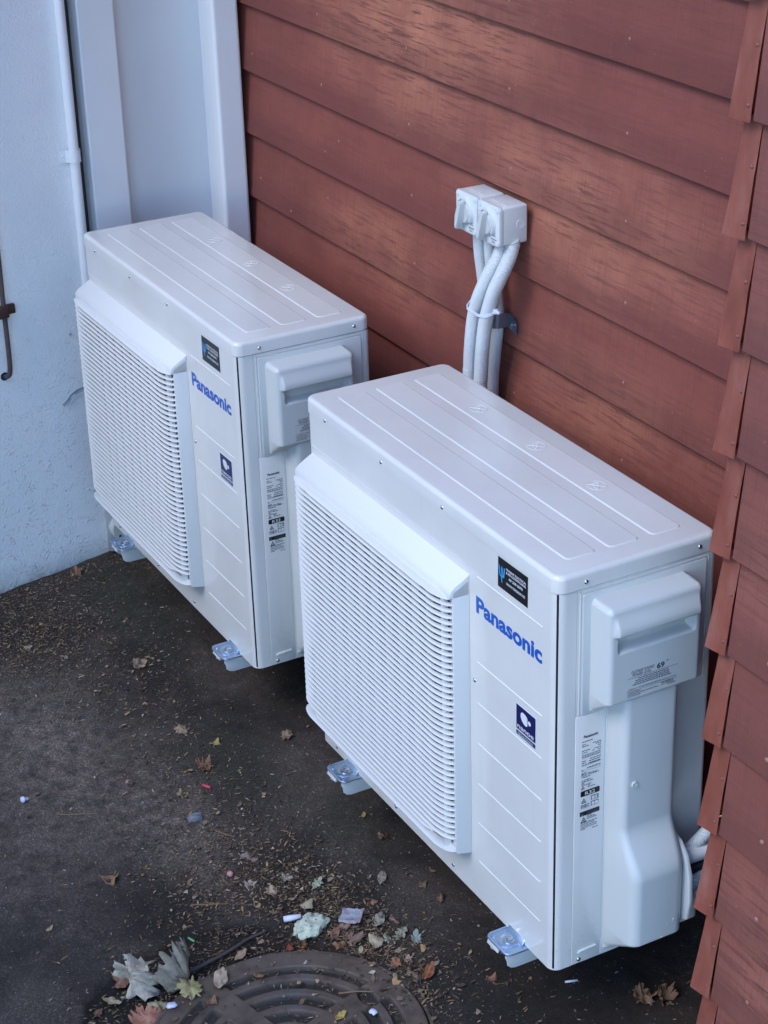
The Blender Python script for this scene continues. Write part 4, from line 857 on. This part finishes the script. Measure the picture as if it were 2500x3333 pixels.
# ------------------------------------------------------------------ fallen leaves, rubbish and litter
def surf(x, y):
    r = math.hypot(x - COVER[0], y - COVER[1])
    return slope(x, y) + 0.0045 if r < COVER_R else gz(x, y)
OUT = {
    'oval': [(0, -1), (.22, -.8), (.42, -.45), (.5, 0), (.42, .4), (.24, .78), (0, 1), (-.24, .78), (-.42, .4), (-.5, 0), (-.42, -.45), (-.22, -.8)],
       'maple': [(.04, -1), (.10, -.62), (.30, -.70), (.55, -.58), (.50, -.42), (.78, -.38), (.98, -.10), (.80, -.04), (.88, .14), (.62, .16), (.72, .40), (.80, .66), (.58, .60), (.48, .72), (.36, .52), (.26, .78), (.16, .82), (.02, 1.05), (-.12, .84), (-.24, .76), (-.33, .50), (-.50, .70), (-.62, .58), (-.80, .60), (-.70, .36), (-.60, .14), (-.86, .10), (-.80, -.06), (-.96, -.16), (-.74, -.40), (-.52, -.44), (-.56, -.60), (-.28, -.68), (-.10, -.62)],
    'oak': [(.03, -1), (.12, -.6), (.36, -.62), (.44, -.48), (.30, -.30), (.52, -.26), (.62, -.08), (.34, .04), (.5, .20), (.58, .44), (.30, .38), (.34, .62), (.24, .80), (0, 1), (-.28, .76), (-.32, .56), (-.26, .38), (-.60, .38), (-.52, .14), (-.34, .05), (-.62, -.12), (-.50, -.28), (-.28, -.32), (-.40, -.5), (-.34, -.64), (-.10, -.62)],
    'tri': [(-.85, -.55), (0, -.7), (.8, -.5), (.55, .1), (.15, .95), (-.15, .7), (-.5, .1)],
    'star': [(.08, -1), (.20, -.52), (.52, -.60), (.60, -.34), (.44, -.10), (.80, .02), (.72, .30), (.40, .28), (.34, .62), (.10, .52), (-.10, .80), (-.34, .62), (-.30, .30), (-.62, .34), (-.72, .06), (-.50, -.12), (-.58, -.38), (-.30, -.42), (-.12, -.70)],
    'shred': [(-.9, -.2), (-.3, -.35), (.2, -.2), (.9, -.3), (.7, .1), (.1, .3), (-.5, .2)],
}
def leaf(shape, x, y, size, col, lab, rot=None, curl=0.5, tilt=(0, 0), lift=0.002, name='fallen_leaf', sx=1.0, fold=0.0):
    rng = random.Random(lab); o_ = OUT[shape]; pts = []
    for i in range(len(o_)):
        a = Vector((*o_[i], 0)); b = Vector((*o_[(i + 1) % len(o_)], 0)); pts += [a * rng.uniform(0.86, 1.06), a.lerp(b, 0.5) * rng.uniform(0.90, 1.06)]
    s = size / 2; bm = bmesh.new(); n = len(pts); ph = rng.uniform(0, 6)
    def zz_(p): return s * (curl + 0.25) * (0.22 * p.x * p.x + 0.25 * p.y * p.y * math.sin(ph) + 0.55 * noise.noise(Vector((p.x * 1.7 + ph, p.y * 1.7, ph))) + 0.30 * noise.noise(Vector((p.x * 4 + ph, p.y * 4, ph)))) + fold * s * abs(p.x)
    rings = []
    for k in (0.3, 0.6, 0.82, 1.0): rings.append([bm.verts.new((p.x * k * s * sx, p.y * k * s, zz_(p * k))) for p in pts])
    c0 = bm.verts.new((0, 0, zz_(Vector((0, 0, 0)))))
    for i in range(n): bm.faces.new((c0, rings[0][i], rings[0][(i + 1) % n]))
    for a, b in zip(rings, rings[1:]):
        for i in range(n): bm.faces.new((a[i], b[i], b[(i + 1) % n], a[(i + 1) % n]))
    vein = [max(0.0, 1 - abs(v.co.x) / (s * 0.10)) for v in bm.verts]
    st0 = Vector((0, -s * 0.98, zz_(Vector((0, -1, 0)))))
    me = bpy.data.meshes.new(name); bm.to_mesh(me); bm.free()
    me.attributes.new('vein', 'FLOAT', 'POINT').data.foreach_set('value', vein)
    o = link_me(name, me, M['leaf'], None, smooth='all')
    o.color = (col[0] * 0.88, col[1] * 0.78, col[2] * 0.64, 1)
    mo = o.modifiers.new('thickness', 'SOLIDIFY'); mo.thickness = 0.0006
    o.location = (x, y, surf(x, y) + lift); o.rotation_euler = (tilt[0], tilt[1], rng.uniform(0, 6.28) if rot is None else rot)
    return tag(o, lab, 'leaf', 'fallen leaves on the ground')
TAN, BEIGE, BROWN, DKB, GREY, GREEN, PINK, RUST, YEL = (0.36, 0.29, 0.17), (0.46, 0.41, 0.32), (0.24, 0.125, 0.075), (0.10, 0.055, 0.042), (0.33, 0.31, 0.28), (0.33, 0.38, 0.29), (0.48, 0.25, 0.19), (0.34, 0.13, 0.05), (0.50, 0.33, 0.08)
L = [
 ('maple', 0.284, -0.547, 0.105, (0.58, 0.57, 0.54), 'large pale crumpled leaf left of the manhole cover', 0.35, 1.9, (0.75, 0.25), 0.030),
 ('maple', 0.312, -0.478, 0.110, (0.30, 0.29, 0.27), 'large dull grey leaf standing upright between the pale leaf and the twig', -0.9, 1.5, (0.95, -0.3), 0.036),
 ('maple', 0.372, -0.565, 0.078, (0.50, 0.24, 0.18), 'salmon pink lobed leaf at the bottom edge in front of the pale leaf', 0.9, 0.4, (0.1, 0.05), 0.008),
 ('maple', 0.367, -0.475, 0.062, (0.44, 0.40, 0.22), 'yellowish tan lobed leaf beside the large grey leaf', 1.9, 0.5, (0.2, 0.0), 0.010),
 ('oval', 0.371, -0.414, 0.056, (0.52, 0.42, 0.36), 'pale pink oval leaf resting on the rim of the manhole cover', 1.0, 0.4, (0.15, 0.1), 0.008),
 ('oval', 0.308, -0.344, 0.034, (0.40, 0.30, 0.22), 'tan oval leaf behind the thick twig', 0.2, 0.5, (0.3, 0.1), 0.006),
 ('maple', 0.246, -0.566, 0.052, (0.33, 0.18, 0.14), 'pinkish brown leaf tucked behind the large pale leaf', 0.2, 0.8, (0.5, 0.1), 0.012),
 ('oval', 0.286, -0.604, 0.042, (0.47, 0.40, 0.29), 'small pointed cream leaf left of the large pale leaf', 2.2, 0.5, (0.1, 0.2), 0.010),
 ('oval', 0.356, -0.537, 0.046, (0.46, 0.42, 0.28), 'narrow cream leaf sliver in front of the large grey leaf', 2.9, 0.6, (0.2, 0.0), 0.012),
 ('oak', 0.299, -0.638, 0.030, BROWN, 'small dark brown leaf at the left end of the hole round the cover', 0.4, 1.0, (0.3, 0.2), 0.004),
 ('tri', 0.264, -0.174, 0.034, (0.47, 0.44, 0.34), 'cream triangular leaf just behind the lump of foam', 0.6, 0.4, (0.35, 0.0), 0.008),
 ('oval', 0.343, -0.227, 0.032, (0.30, 0.14, 0.07), 'orange brown curled leaf in front of the lump of foam', 1.2, 1.3, (0.4, 0.2), 0.010),
 ('star', 0.338, -0.253, 0.024, (0.34, 0.08, 0.06), 'small dark red leaf left of the curled brown leaf', 0.3, 0.8, (0.2, 0.1), 0.004),
 ('oval', 0.368, -0.168, 0.034, (0.30, 0.17, 0.12), 'brown oval leaf closest to the lump of foam', 0.7, 0.7, (0.3, 0.1), 0.006),
 ('oval', 0.360, -0.145, 0.036, (0.34, 0.20, 0.15), 'brown leaf half under the paper wrapper', 0.1, 0.6, (0.2, 0.1), 0.004),
 ('oval', 0.390, -0.150, 0.030, (0.26, 0.16, 0.12), 'brown leaf in the middle of the heap below the wrapper', 0.3, 0.7, (0.3, 0.3), 0.006),
 ('oval', 0.410, -0.142, 0.034, (0.20, 0.12, 0.10), 'dull brown upright leaf at the right of the heap below the wrapper', 0.0, 0.5, (0.5, 0.1), 0.010),
 ('oval', 0.413, -0.174, 0.048, (0.30, 0.16, 0.09), 'long brown leaf lying lowest in the heap below the wrapper', 2.4, 0.9, (0.2, 0.1), 0.005),
 ('tri', 0.438, -0.117, 0.044, (0.50, 0.43, 0.33), 'cream pointed leaf between the brown heap and the green leaves', 2.1, 0.5, (0.2, 0.0), 0.008),
 ('oval', 0.385, -0.079, 0.042, (0.33, 0.31, 0.28), 'grey speckled curled leaf right of the paper wrapper', 0.7, 1.1, (0.3, 0.2), 0.008),
 ('oval', 0.400, -0.054, 0.028, (0.18, 0.085, 0.07), 'dark red-brown leaf right of the grey curled leaf', 2.0, 0.5, (0.2, 0.1), 0.004),
 ('oak', 0.443, -0.063, 0.040, (0.34, 0.37, 0.29), 'grey-green lobed leaf in the group of three, uppermost', 0.5, 0.5, (0.2, 0.1), 0.006),
 ('oak', 0.446, -0.090, 0.034, (0.36, 0.37, 0.31), 'grey-green shredded leaf in the group of three, at its left', 2.0, 0.5, (0.1, 0.1), 0.004),
 ('oak', 0.473, -0.046, 0.036, (0.30, 0.37, 0.36), 'pale teal lobed leaf in the group of three, at its right', 1.2, 0.5, (0.2, 0.0), 0.006),
 ('oak', 0.215, -0.130, 0.038, (0.40, 0.46, 0.36), 'pale green lobed leaf among the seed litter', 0.4, 0.6, (0.2, 0.0), 0.006),
 ('maple', 0.184, -0.215, 0.032, (0.48, 0.36, 0.29), 'pink-beige star-shaped leaf left of the pale green leaf', 1.4, 0.5, (0.1, 0.1), 0.004),
 ('oval', 0.274, -0.013, 0.038, (0.30, 0.26, 0.24), 'grey pointed leaf lying out in front of the nearer unit', 0.9, 0.6, (0.3, 0.1), 0.006),
 ('star', 0.512, -0.113, 0.034, (0.36, 0.17, 0.10), 'star-shaped orange leaf behind the manhole cover rim', 0.3, 0.6, (0.15, 0.0), 0.004),
 ('oval', 0.577, -0.078, 0.040, (0.28, 0.10, 0.045), 'glossy rust brown leaf right of the manhole cover', 0.6, 0.8, (0.5, 0.1), 0.012),
 ('tri', 0.511, -0.086, 0.020, (0.48, 0.32, 0.27), 'small pinkish leaf above the star-shaped orange leaf', 1.0, 0.4, (0.1, 0.0), 0.003),
 ('oval', 0.584, -0.268, 0.032, (0.52, 0.40, 0.13), 'yellow leaf lying on the manhole cover at the bottom edge', 0.5, 0.5, (0.2, 0.1), 0.006),
 ('oval', 0.393, 0.054, 0.030, (0.16, 0.08, 0.06), 'dark brown leaf in the shade below the nearer unit', 1.0, 0.7, (0.2, 0.2), 0.004),
 ('shred', 0.329, -0.065, 0.032, (0.32, 0.15, 0.10), 'reddish leaf shred between the wrapper and the grey pointed leaf', 1.5, 0.8, (0.2, 0.0), 0.005),
 ('star', 0.163, -0.172, 0.034, (0.36, 0.32, 0.30), 'greyish pink leaf left of the pale green leaf', 0.7, 0.6, (0.1, 0.1), 0.004),
 ('tri', 0.334, 0.047, 0.028, (0.20, 0.13, 0.10), 'forked brown leaf in the shade under the nearer unit edge', 0.5, 0.8, (0.1, 0.1), 0.004),
 ('oval', 0.569, -0.101, 0.032, (0.13, 0.075, 0.06), 'dark leaf under the glossy rust brown leaf', 1.6, 0.8, (0.1, 0.1), 0.003),
 ('shred', 0.402, -0.349, 0.024, (0.30, 0.15, 0.07), 'brown leaf piece sitting on the outer groove of the cover', 0.9, 0.9, (0.3, 0.1), 0.007),
 ('star', 0.329, -0.436, 0.024, (0.38, 0.27, 0.23), 'small pinkish lobed leaf right of the thick twig', 0.5, 0.7, (0.2, 0.0), 0.004),
 ('tri', 0.414, -0.450, 0.026, (0.26, 0.16, 0.10), 'brown leaf corner on the dirty left rim of the cover', 0.9, 0.8, (0.2, 0.0), 0.005),
 ('maple', -0.292, -0.152, 0.042, (0.27, 0.14, 0.09), 'crumpled brown leaf in the middle of the open ground', 0.4, 1.5, (0.3, 0.2), 0.008),
 ('star', -0.226, -0.235, 0.038, (0.38, 0.31, 0.20), 'yellowish tan leaf near the red tube', 1.2, 0.6, (0.1, 0.1), 0.004),
 ('tri', -0.040, -0.474, 0.044, (0.34, 0.20, 0.11), 'orange tan leaf alone on the dusty left ground', 0.4, 0.8, (0.15, 0.1), 0.005),
 ('oval', 0.059, -0.209, 0.044, (0.24, 0.19, 0.17), 'grey-brown long leaf in the thick of the seed litter', 2.2, 0.6, (0.2, 0.1), 0.005),
 ('star', 0.140, -0.244, 0.038, (0.44, 0.36, 0.33), 'pale pinkish torn leaf in the seed litter', 0.9, 0.6, (0.15, 0.0), 0.005),
 ('oval', 0.034, -0.635, 0.018, (0.46, 0.36, 0.22), 'tiny tan leaf on bare asphalt at the lower left', 0.4, 0.5, (0.2, 0.1), 0.003),
 ('oval', 0.163, 0.058, 0.044, (0.12, 0.065, 0.05), 'dark brown leaf beside the bottom edge of the nearer unit', 2.4, 0.9, (0.2, 0.1), 0.004),
 ('oval', -1.300, -0.075, 0.058, (0.20, 0.11, 0.08), 'brown leaf at the foot of the plaster wall', 1.2, 0.7, (0.3, 0.0), 0.006),
 ('maple', -0.778, -0.108, 0.048, (0.38, 0.28, 0.21), 'beige lobed leaf on the ground in front of the farther unit', 1.9, 0.5, (0.15, 0.1), 0.005),
 ('shred', -0.791, -0.075, 0.030, (0.38, 0.30, 0.20), 'straw-coloured leaf strip beside the beige lobed leaf', 0.9, 0.5, (0.1, 0.1), 0.004),
 ('tri', -1.019, -0.306, 0.026, (0.36, 0.30, 0.25), 'pale leaf scrap in the litter at the left edge', 0.4, 0.5, (0.2, 0.1), 0.004),
 ('shred', -0.919, -0.244, 0.026, (0.22, 0.20, 0.19), 'grey leaf scrap among the needles at the left', 0.2, 0.7, (0.2, 0.1), 0.004),
 ('maple', -0.454, -0.137, 0.038, (0.36, 0.27, 0.20), 'beige leaf midway between the two units', 0.7, 0.6, (0.15, 0.1), 0.004),
 ('tri', -0.364, -0.091, 0.026, (0.40, 0.33, 0.12), 'small yellow leaf midway between the two units', 0.9, 0.7, (0.2, 0.1), 0.004),
 ('star', -0.290, 0.051, 0.044, (0.25, 0.18, 0.14), 'brown star-shaped leaf near the left end of the nearer unit', 0.6, 0.6, (0.1, 0.0), 0.004),
 ('oval', 0.658, 0.016, 0.036, (0.26, 0.13, 0.09), 'brown leaf on the dark ground below the right-hand foot', 2.3, 1.0, (0.2, 0.1), 0.005),
 ('maple', 0.852, 0.214, 0.050, (0.24, 0.14, 0.09), 'crumpled brown leaf in the dark at the bottom right, nearer the corner wall', 0.4, 1.6, (0.3, 0.3), 0.012),
 ('maple', 0.878, 0.245, 0.044, (0.22, 0.12, 0.07), 'brown shrivelled leaf behind the crumpled one at the bottom right', 1.6, 1.6, (0.4, 0.2), 0.012),
]
for q in L: leaf(*q)
def ground_obj(name, bm, m, x, y, lift, lab, cat, smooth='all', rot=(0, 0, 0)):
    o = link(name, bm, m, None, smooth=smooth, loc=(x, y, surf(x, y) + lift)); o.rotation_euler = rot; return tag(o, lab, cat)
ground_obj('foam_lump', blob_mesh(0.024, 0.037, 0.015, 2, 4, 0.45, 2.6), M['foam'], 0.325, -0.200, 0.009, 'lump of pale mint white foam near the manhole cover', 'foam', rot=(0, 0, 0.3))
bm = bmesh.new(); tube(bm, [Vector((0, -0.017, 0.004)), Vector((0, -0.005, 0.006)), Vector((0.001, 0.017, 0.012))], lambda i: (0.006, 0.0065, 0.004)[i], 12)
ground_obj('plastic_stub', bm, M['white_bit'], 0.290, -0.222, 0.006, 'lilac white plastic stub leaning on the foam lump', 'plastic stub', rot=(0, 0, -0.5))
# paper wrapper: a small folded sheet
bm = bmesh.new(); g = []
for j in range(9):
    row = []
    for i in range(9):
        a, b = i / 8 - 0.5, j / 8 - 0.5; jag = 1 + 0.10 * noise.noise(Vector((a * 9, b * 9, 1))); row.append(bm.verts.new((a * 0.046 * jag, b * 0.036 * jag, 0.006 * noise.noise(Vector((a * 4, b * 4, 3))) + (0.005 if a > 0.3 else 0))))
    g.append(row)
for a, b in zip(g, g[1:]):
    for i in range(8): bm.faces.new((a[i], a[i + 1], b[i + 1], b[i]))
bmesh.ops.solidify(bm, geom=bm.faces[:], thickness=0.0005)
ground_obj('paper_wrapper', bm, M['paper'], 0.347, -0.121, 0.010, 'crumpled white and pink paper wrapper right of the foam lump', 'wrapper', 50, (0.25, -0.1, 0.75))
ground_obj('white_scrap', blob_mesh(0.009, 0.007, 0.004, 5, 2, 0.7, 2), M['white_bit'], 0.609, -0.215, 0.004, 'small white paper scrap on the manhole cover near the bottom edge', 'scrap')
ground_obj('white_scrap', blob_mesh(0.008, 0.010, 0.004, 9, 2, 0.7, 2), M['white_bit'], 0.381, -0.520, 0.004, 'small white scrap in the dirt beside the cover\'s left rim', 'scrap')
bm = bmesh.new(); tube(bm, [Vector((-0.009, 0, 0)), Vector((0.009, 0, 0))], 0.0023, 10); ground_obj('green_tube', bm, M['green'], 0.207, -0.405, 0.003, 'bright green plastic tube bit behind the large grey leaf', 'plastic bit', rot=(0, 0, 0.35))
bm = bmesh.new(); tube(bm, [Vector((-0.011, 0, 0)), Vector((0.011, 0, 0))], 0.0035, 10); ground_obj('red_tube', bm, M['red'], -0.223, -0.178, 0.004, 'short red plastic tube on the open ground', 'plastic bit', rot=(0, 0, 0.55))
bm = bmesh.new(); tube(bm, [Vector((-0.012, 0, 0)), Vector((0.012, 0, 0))], 0.0022, 8); ground_obj('white_stick', bm, M['white_bit'], 0.739, 0.133, 0.003, 'short white stick on the dark ground below the nearer unit', 'stick', rot=(0, 0, 1.25))
ground_obj('stone', blob_mesh(0.011, 0.017, 0.009, 3, 2, 0.5, 1.3), M['stone'], -0.130, -0.246, 0.006, 'angular blue-grey stone on the open ground', 'stone', 20)
ground_obj('stone', blob_mesh(0.007, 0.007, 0.006, 8, 2, 0.3, 1.3), M['pink'], 0.087, -0.264, 0.005, 'small pink pebble in the seed litter', 'pebble')
ground_obj('stone', blob_mesh(0.006, 0.007, 0.005, 12, 2, 0.4, 1.3), M['stone'], -0.782, -0.112, 0.010, 'small blue-black stone on the beige lobed leaf', 'stone', 30)
bm = bmesh.new(); lathe(bm, [(0.003, 0.0), (0.003, 0.012), (0.007, 0.013), (0.0065, 0.016), (0.003, 0.0185)], (0, 0, 0), Z, 14)
ground_obj('wall_plug', bm, M['white_bit'], -0.414, -0.523, 0.004, 'pale mushroom-headed wall plug at the left edge', 'wall plug', 40, (1.2, 0.2, 0.3))
def twig(pts, r, m, lab, name='twig'):
    P = [Vector((x, y, surf(x, y) + h)) for x, y, h in pts]; base = P[0].copy(); bm = bmesh.new(); C_ = catmull([p - base for p in P], 6)
    tube(bm, C_, lambda i: r * (1 - 0.45 * i / len(C_)) * (1 + 0.12 * math.sin(i * 2.3)), 8); tag(link(name, bm, M[m], None, smooth='all', loc=base), lab, 'twig', 'twigs on the ground')
twig([(0.303, -0.458, 0.012), (0.298, -0.415, 0.009), (0.291, -0.38, 0.008), (0.284, -0.345, 0.006), (0.272, -0.31, 0.005), (0.270, -0.27, 0.005)], 0.0045, 'twig', 'thick dark twig slanting behind the large grey leaf')
twig([(-0.324, -0.488, 0.003), (-0.305, -0.468, 0.004), (-0.288, -0.44, 0.004), (-0.267, -0.414, 0.003)], 0.0014, 'straw', 'thin curved brown stalk on the dusty ground at the left')
twig([(0.128, -0.370, 0.003), (0.150, -0.338, 0.004), (0.171, -0.305, 0.003)], 0.0014, 'straw', 'thin straight orange stalk in the seed litter')
twig([(-0.066, -0.229, 0.003), (-0.045, -0.218, 0.005), (-0.022, -0.203, 0.003)], 0.0014, 'straw', 'thin reddish stalk behind the seed litter')
twig([(0.53, -0.245, 0.004), (0.545, -0.215, 0.005), (0.562, -0.19, 0.004)], 0.0016, 'straw', 'thin pale twig across the cover\'s lifting slot')
# seed and needle litter: nobody could count it
rng = random.Random(11); vs_ = []; fs = []
def strip(x, y, z, L_, w, a, tz, bend):
    u = Vector((math.cos(a), math.sin(a), 0)); s_ = Vector((-u.y, u.x, 0)); k = len(vs_)
    for t_, ww in ((-0.5, 0.15), (-0.2, 1), (0.2, 1), (0.5, 0.12)):
        c = Vector((x, y, z + tz * (t_ + 0.5) * L_ + bend * (0.25 - t_ * t_))) + u * (t_ * L_)
        vs_.append(tuple(c + s_ * w * ww * 0.5 + Vector((0, 0, 0.0006 * ww)))); vs_.append(tuple(c - s_ * w * ww * 0.5))
    for i in range(3): fs.append((k + 2 * i, k + 2 * i + 1, k + 2 * i + 3, k + 2 * i + 2))
clusters = [(-1.08, -0.30, 0.15, 0.13, 2400), (-1.30, -0.12, 0.05, 0.18, 800), (-0.72, -0.13, 0.20, 0.07, 420), (-0.85, -0.22, 0.2, 0.12, 500), (0.08, -0.24, 0.15, 0.10, 1000), (0.30, -0.16, 0.14, 0.06, 1100), (0.45, -0.10, 0.12, 0.04, 550), (-0.28, -0.19, 0.14, 0.08, 380), (0.2, -0.35, 0.13, 0.10, 480), (0.33, -0.5, 0.06, 0.10, 260), (0.56, -0.22, 0.10, 0.07, 230), (0.55, -0.10, 0.1, 0.04, 240), (0.5, -0.3, 0.15, 0.1, 160), (0.7, 0.0, 0.2, 0.06, 170), (0.0, -0.5, 0.5, 0.25, 420), (-0.5, -0.1, 0.6, 0.25, 520), (0.85, 0.22, 0.15, 0.12, 60)]
for cx, cy, sx, sy, n in clusters:
    for _ in range(n):
        x, y = rng.gauss(cx, sx), rng.gauss(cy, sy)
        if (Vector((x, y, 0)) - P0).dot(N_) < 0.012 or x > 1.1 or y > 0.44: continue
        rc = math.hypot(x - COVER[0], y - COVER[1]); zz0 = surf(x, y) + 0.0012
        if rc < COVER_R:
            if cover_h(rc, math.atan2(y - COVER[1], x - COVER[0])) > 0.5 and rng.random() < 0.8: continue
            zz0 -= 0.0075
        big = rng.random() < 0.10
        strip(x, y, zz0, rng.uniform(0.005, 0.013) * (1.5 if big else 1), rng.uniform(0.0012, 0.0026) * (1.6 if big else 1), rng.uniform(0, 6.28), rng.uniform(-0.05, 0.22), rng.uniform(0, 0.003))
for cx, cy, sx, sy, n in ((-1.12, -0.30, 0.14, 0.13, 2600), (0.36, -0.15, 0.15, 0.06, 1700), (0.34, -0.50, 0.06, 0.12, 700), (0.12, -0.25, 0.14, 0.09, 1100)):
    for _ in range(n):
        x, y = rng.gauss(cx, sx), rng.gauss(cy, sy)
        if (Vector((x, y, 0)) - P0).dot(N_) < 0.01 or math.hypot(x - COVER[0], y - COVER[1]) < COVER_R: continue
        strip(x, y, surf(x, y) + 0.0006, rng.uniform(0.003, 0.008), rng.uniform(0.001, 0.003), rng.uniform(0, 6.28), rng.uniform(-0.1, 0.2), rng.uniform(0, 0.002))
for i in range(1100):   # small broken leaf flakes
    cx, cy, sx, sy, n = rng.choices(clusters, weights=[14, 6, 4, 5, 10, 16, 14, 4, 7, 9, 6, 8, 4, 3, 5, 6, 1])[0]; x, y = rng.gauss(cx, sx), rng.gauss(cy, sy)
    if (Vector((x, y, 0)) - P0).dot(N_) < 0.015 or y > 0.4: continue
    k = len(vs_); m_ = rng.randint(4, 8); s_ = 0.0025 + 0.0075 * rng.random() ** 2.4; z = surf(x, y) + 0.002; tx, ty = rng.uniform(-0.4, 0.4), rng.uniform(-0.4, 0.4)
    for j in range(m_):
        a = 2 * PI * j / m_; rr = s_ * rng.uniform(0.35, 1.15); dx, dy = rr * math.cos(a), 0.7 * rr * math.sin(a); vs_.append((x + dx * math.cos(tx * 8) - dy * math.sin(tx * 8), y + dx * math.sin(tx * 8) + dy * math.cos(tx * 8), z + 0.002 + dx * tx + dy * ty + rng.uniform(-0.0012, 0.002)))
    vs_.append((x, y, z + 0.002 + rng.uniform(-0.001, 0.002))); fs += [(k + j, k + (j + 1) % m_, k + m_) for j in range(m_)]
me = bpy.data.meshes.new('leaf_litter'); me.from_pydata(vs_, [], fs); tag(link_me('leaf_litter', me, M['litter']), kind='stuff')
# grit
bm = bmesh.new(); me = bpy.data.meshes.new('grit'); vs_ = []; fs = []
bmi = bmesh.new(); bmesh.ops.create_icosphere(bmi, subdivisions=1, radius=1); IV = [v.co.copy() for v in bmi.verts]; IF = [tuple(v.index for v in f.verts) for f in bmi.faces]; bmi.free(); bm.free()
for i in range(1500):
    x, y = rng.uniform(-1.3, 1.05), rng.uniform(-0.8, 0.4)
    if (Vector((x, y, 0)) - P0).dot(N_) < 0.01: continue
    if math.hypot(x - COVER[0], y - COVER[1]) < COVER_R and rng.random() < 0.6: continue
    r = 0.0008 + 0.0020 * rng.random() ** 5; k = len(vs_); z = surf(x, y) + r * 0.4; f1, f2 = rng.uniform(0.6, 1.4), rng.uniform(0.6, 1.2)
    vs_ += [(x + c.x * r * f1, y + c.y * r * f2, z + c.z * r * 0.7) for c in IV]; fs += [tuple(q + k for q in f) for f in IF]
me.from_pydata(vs_, [], fs); tag(link_me('grit', me, M['grit']), kind='stuff')
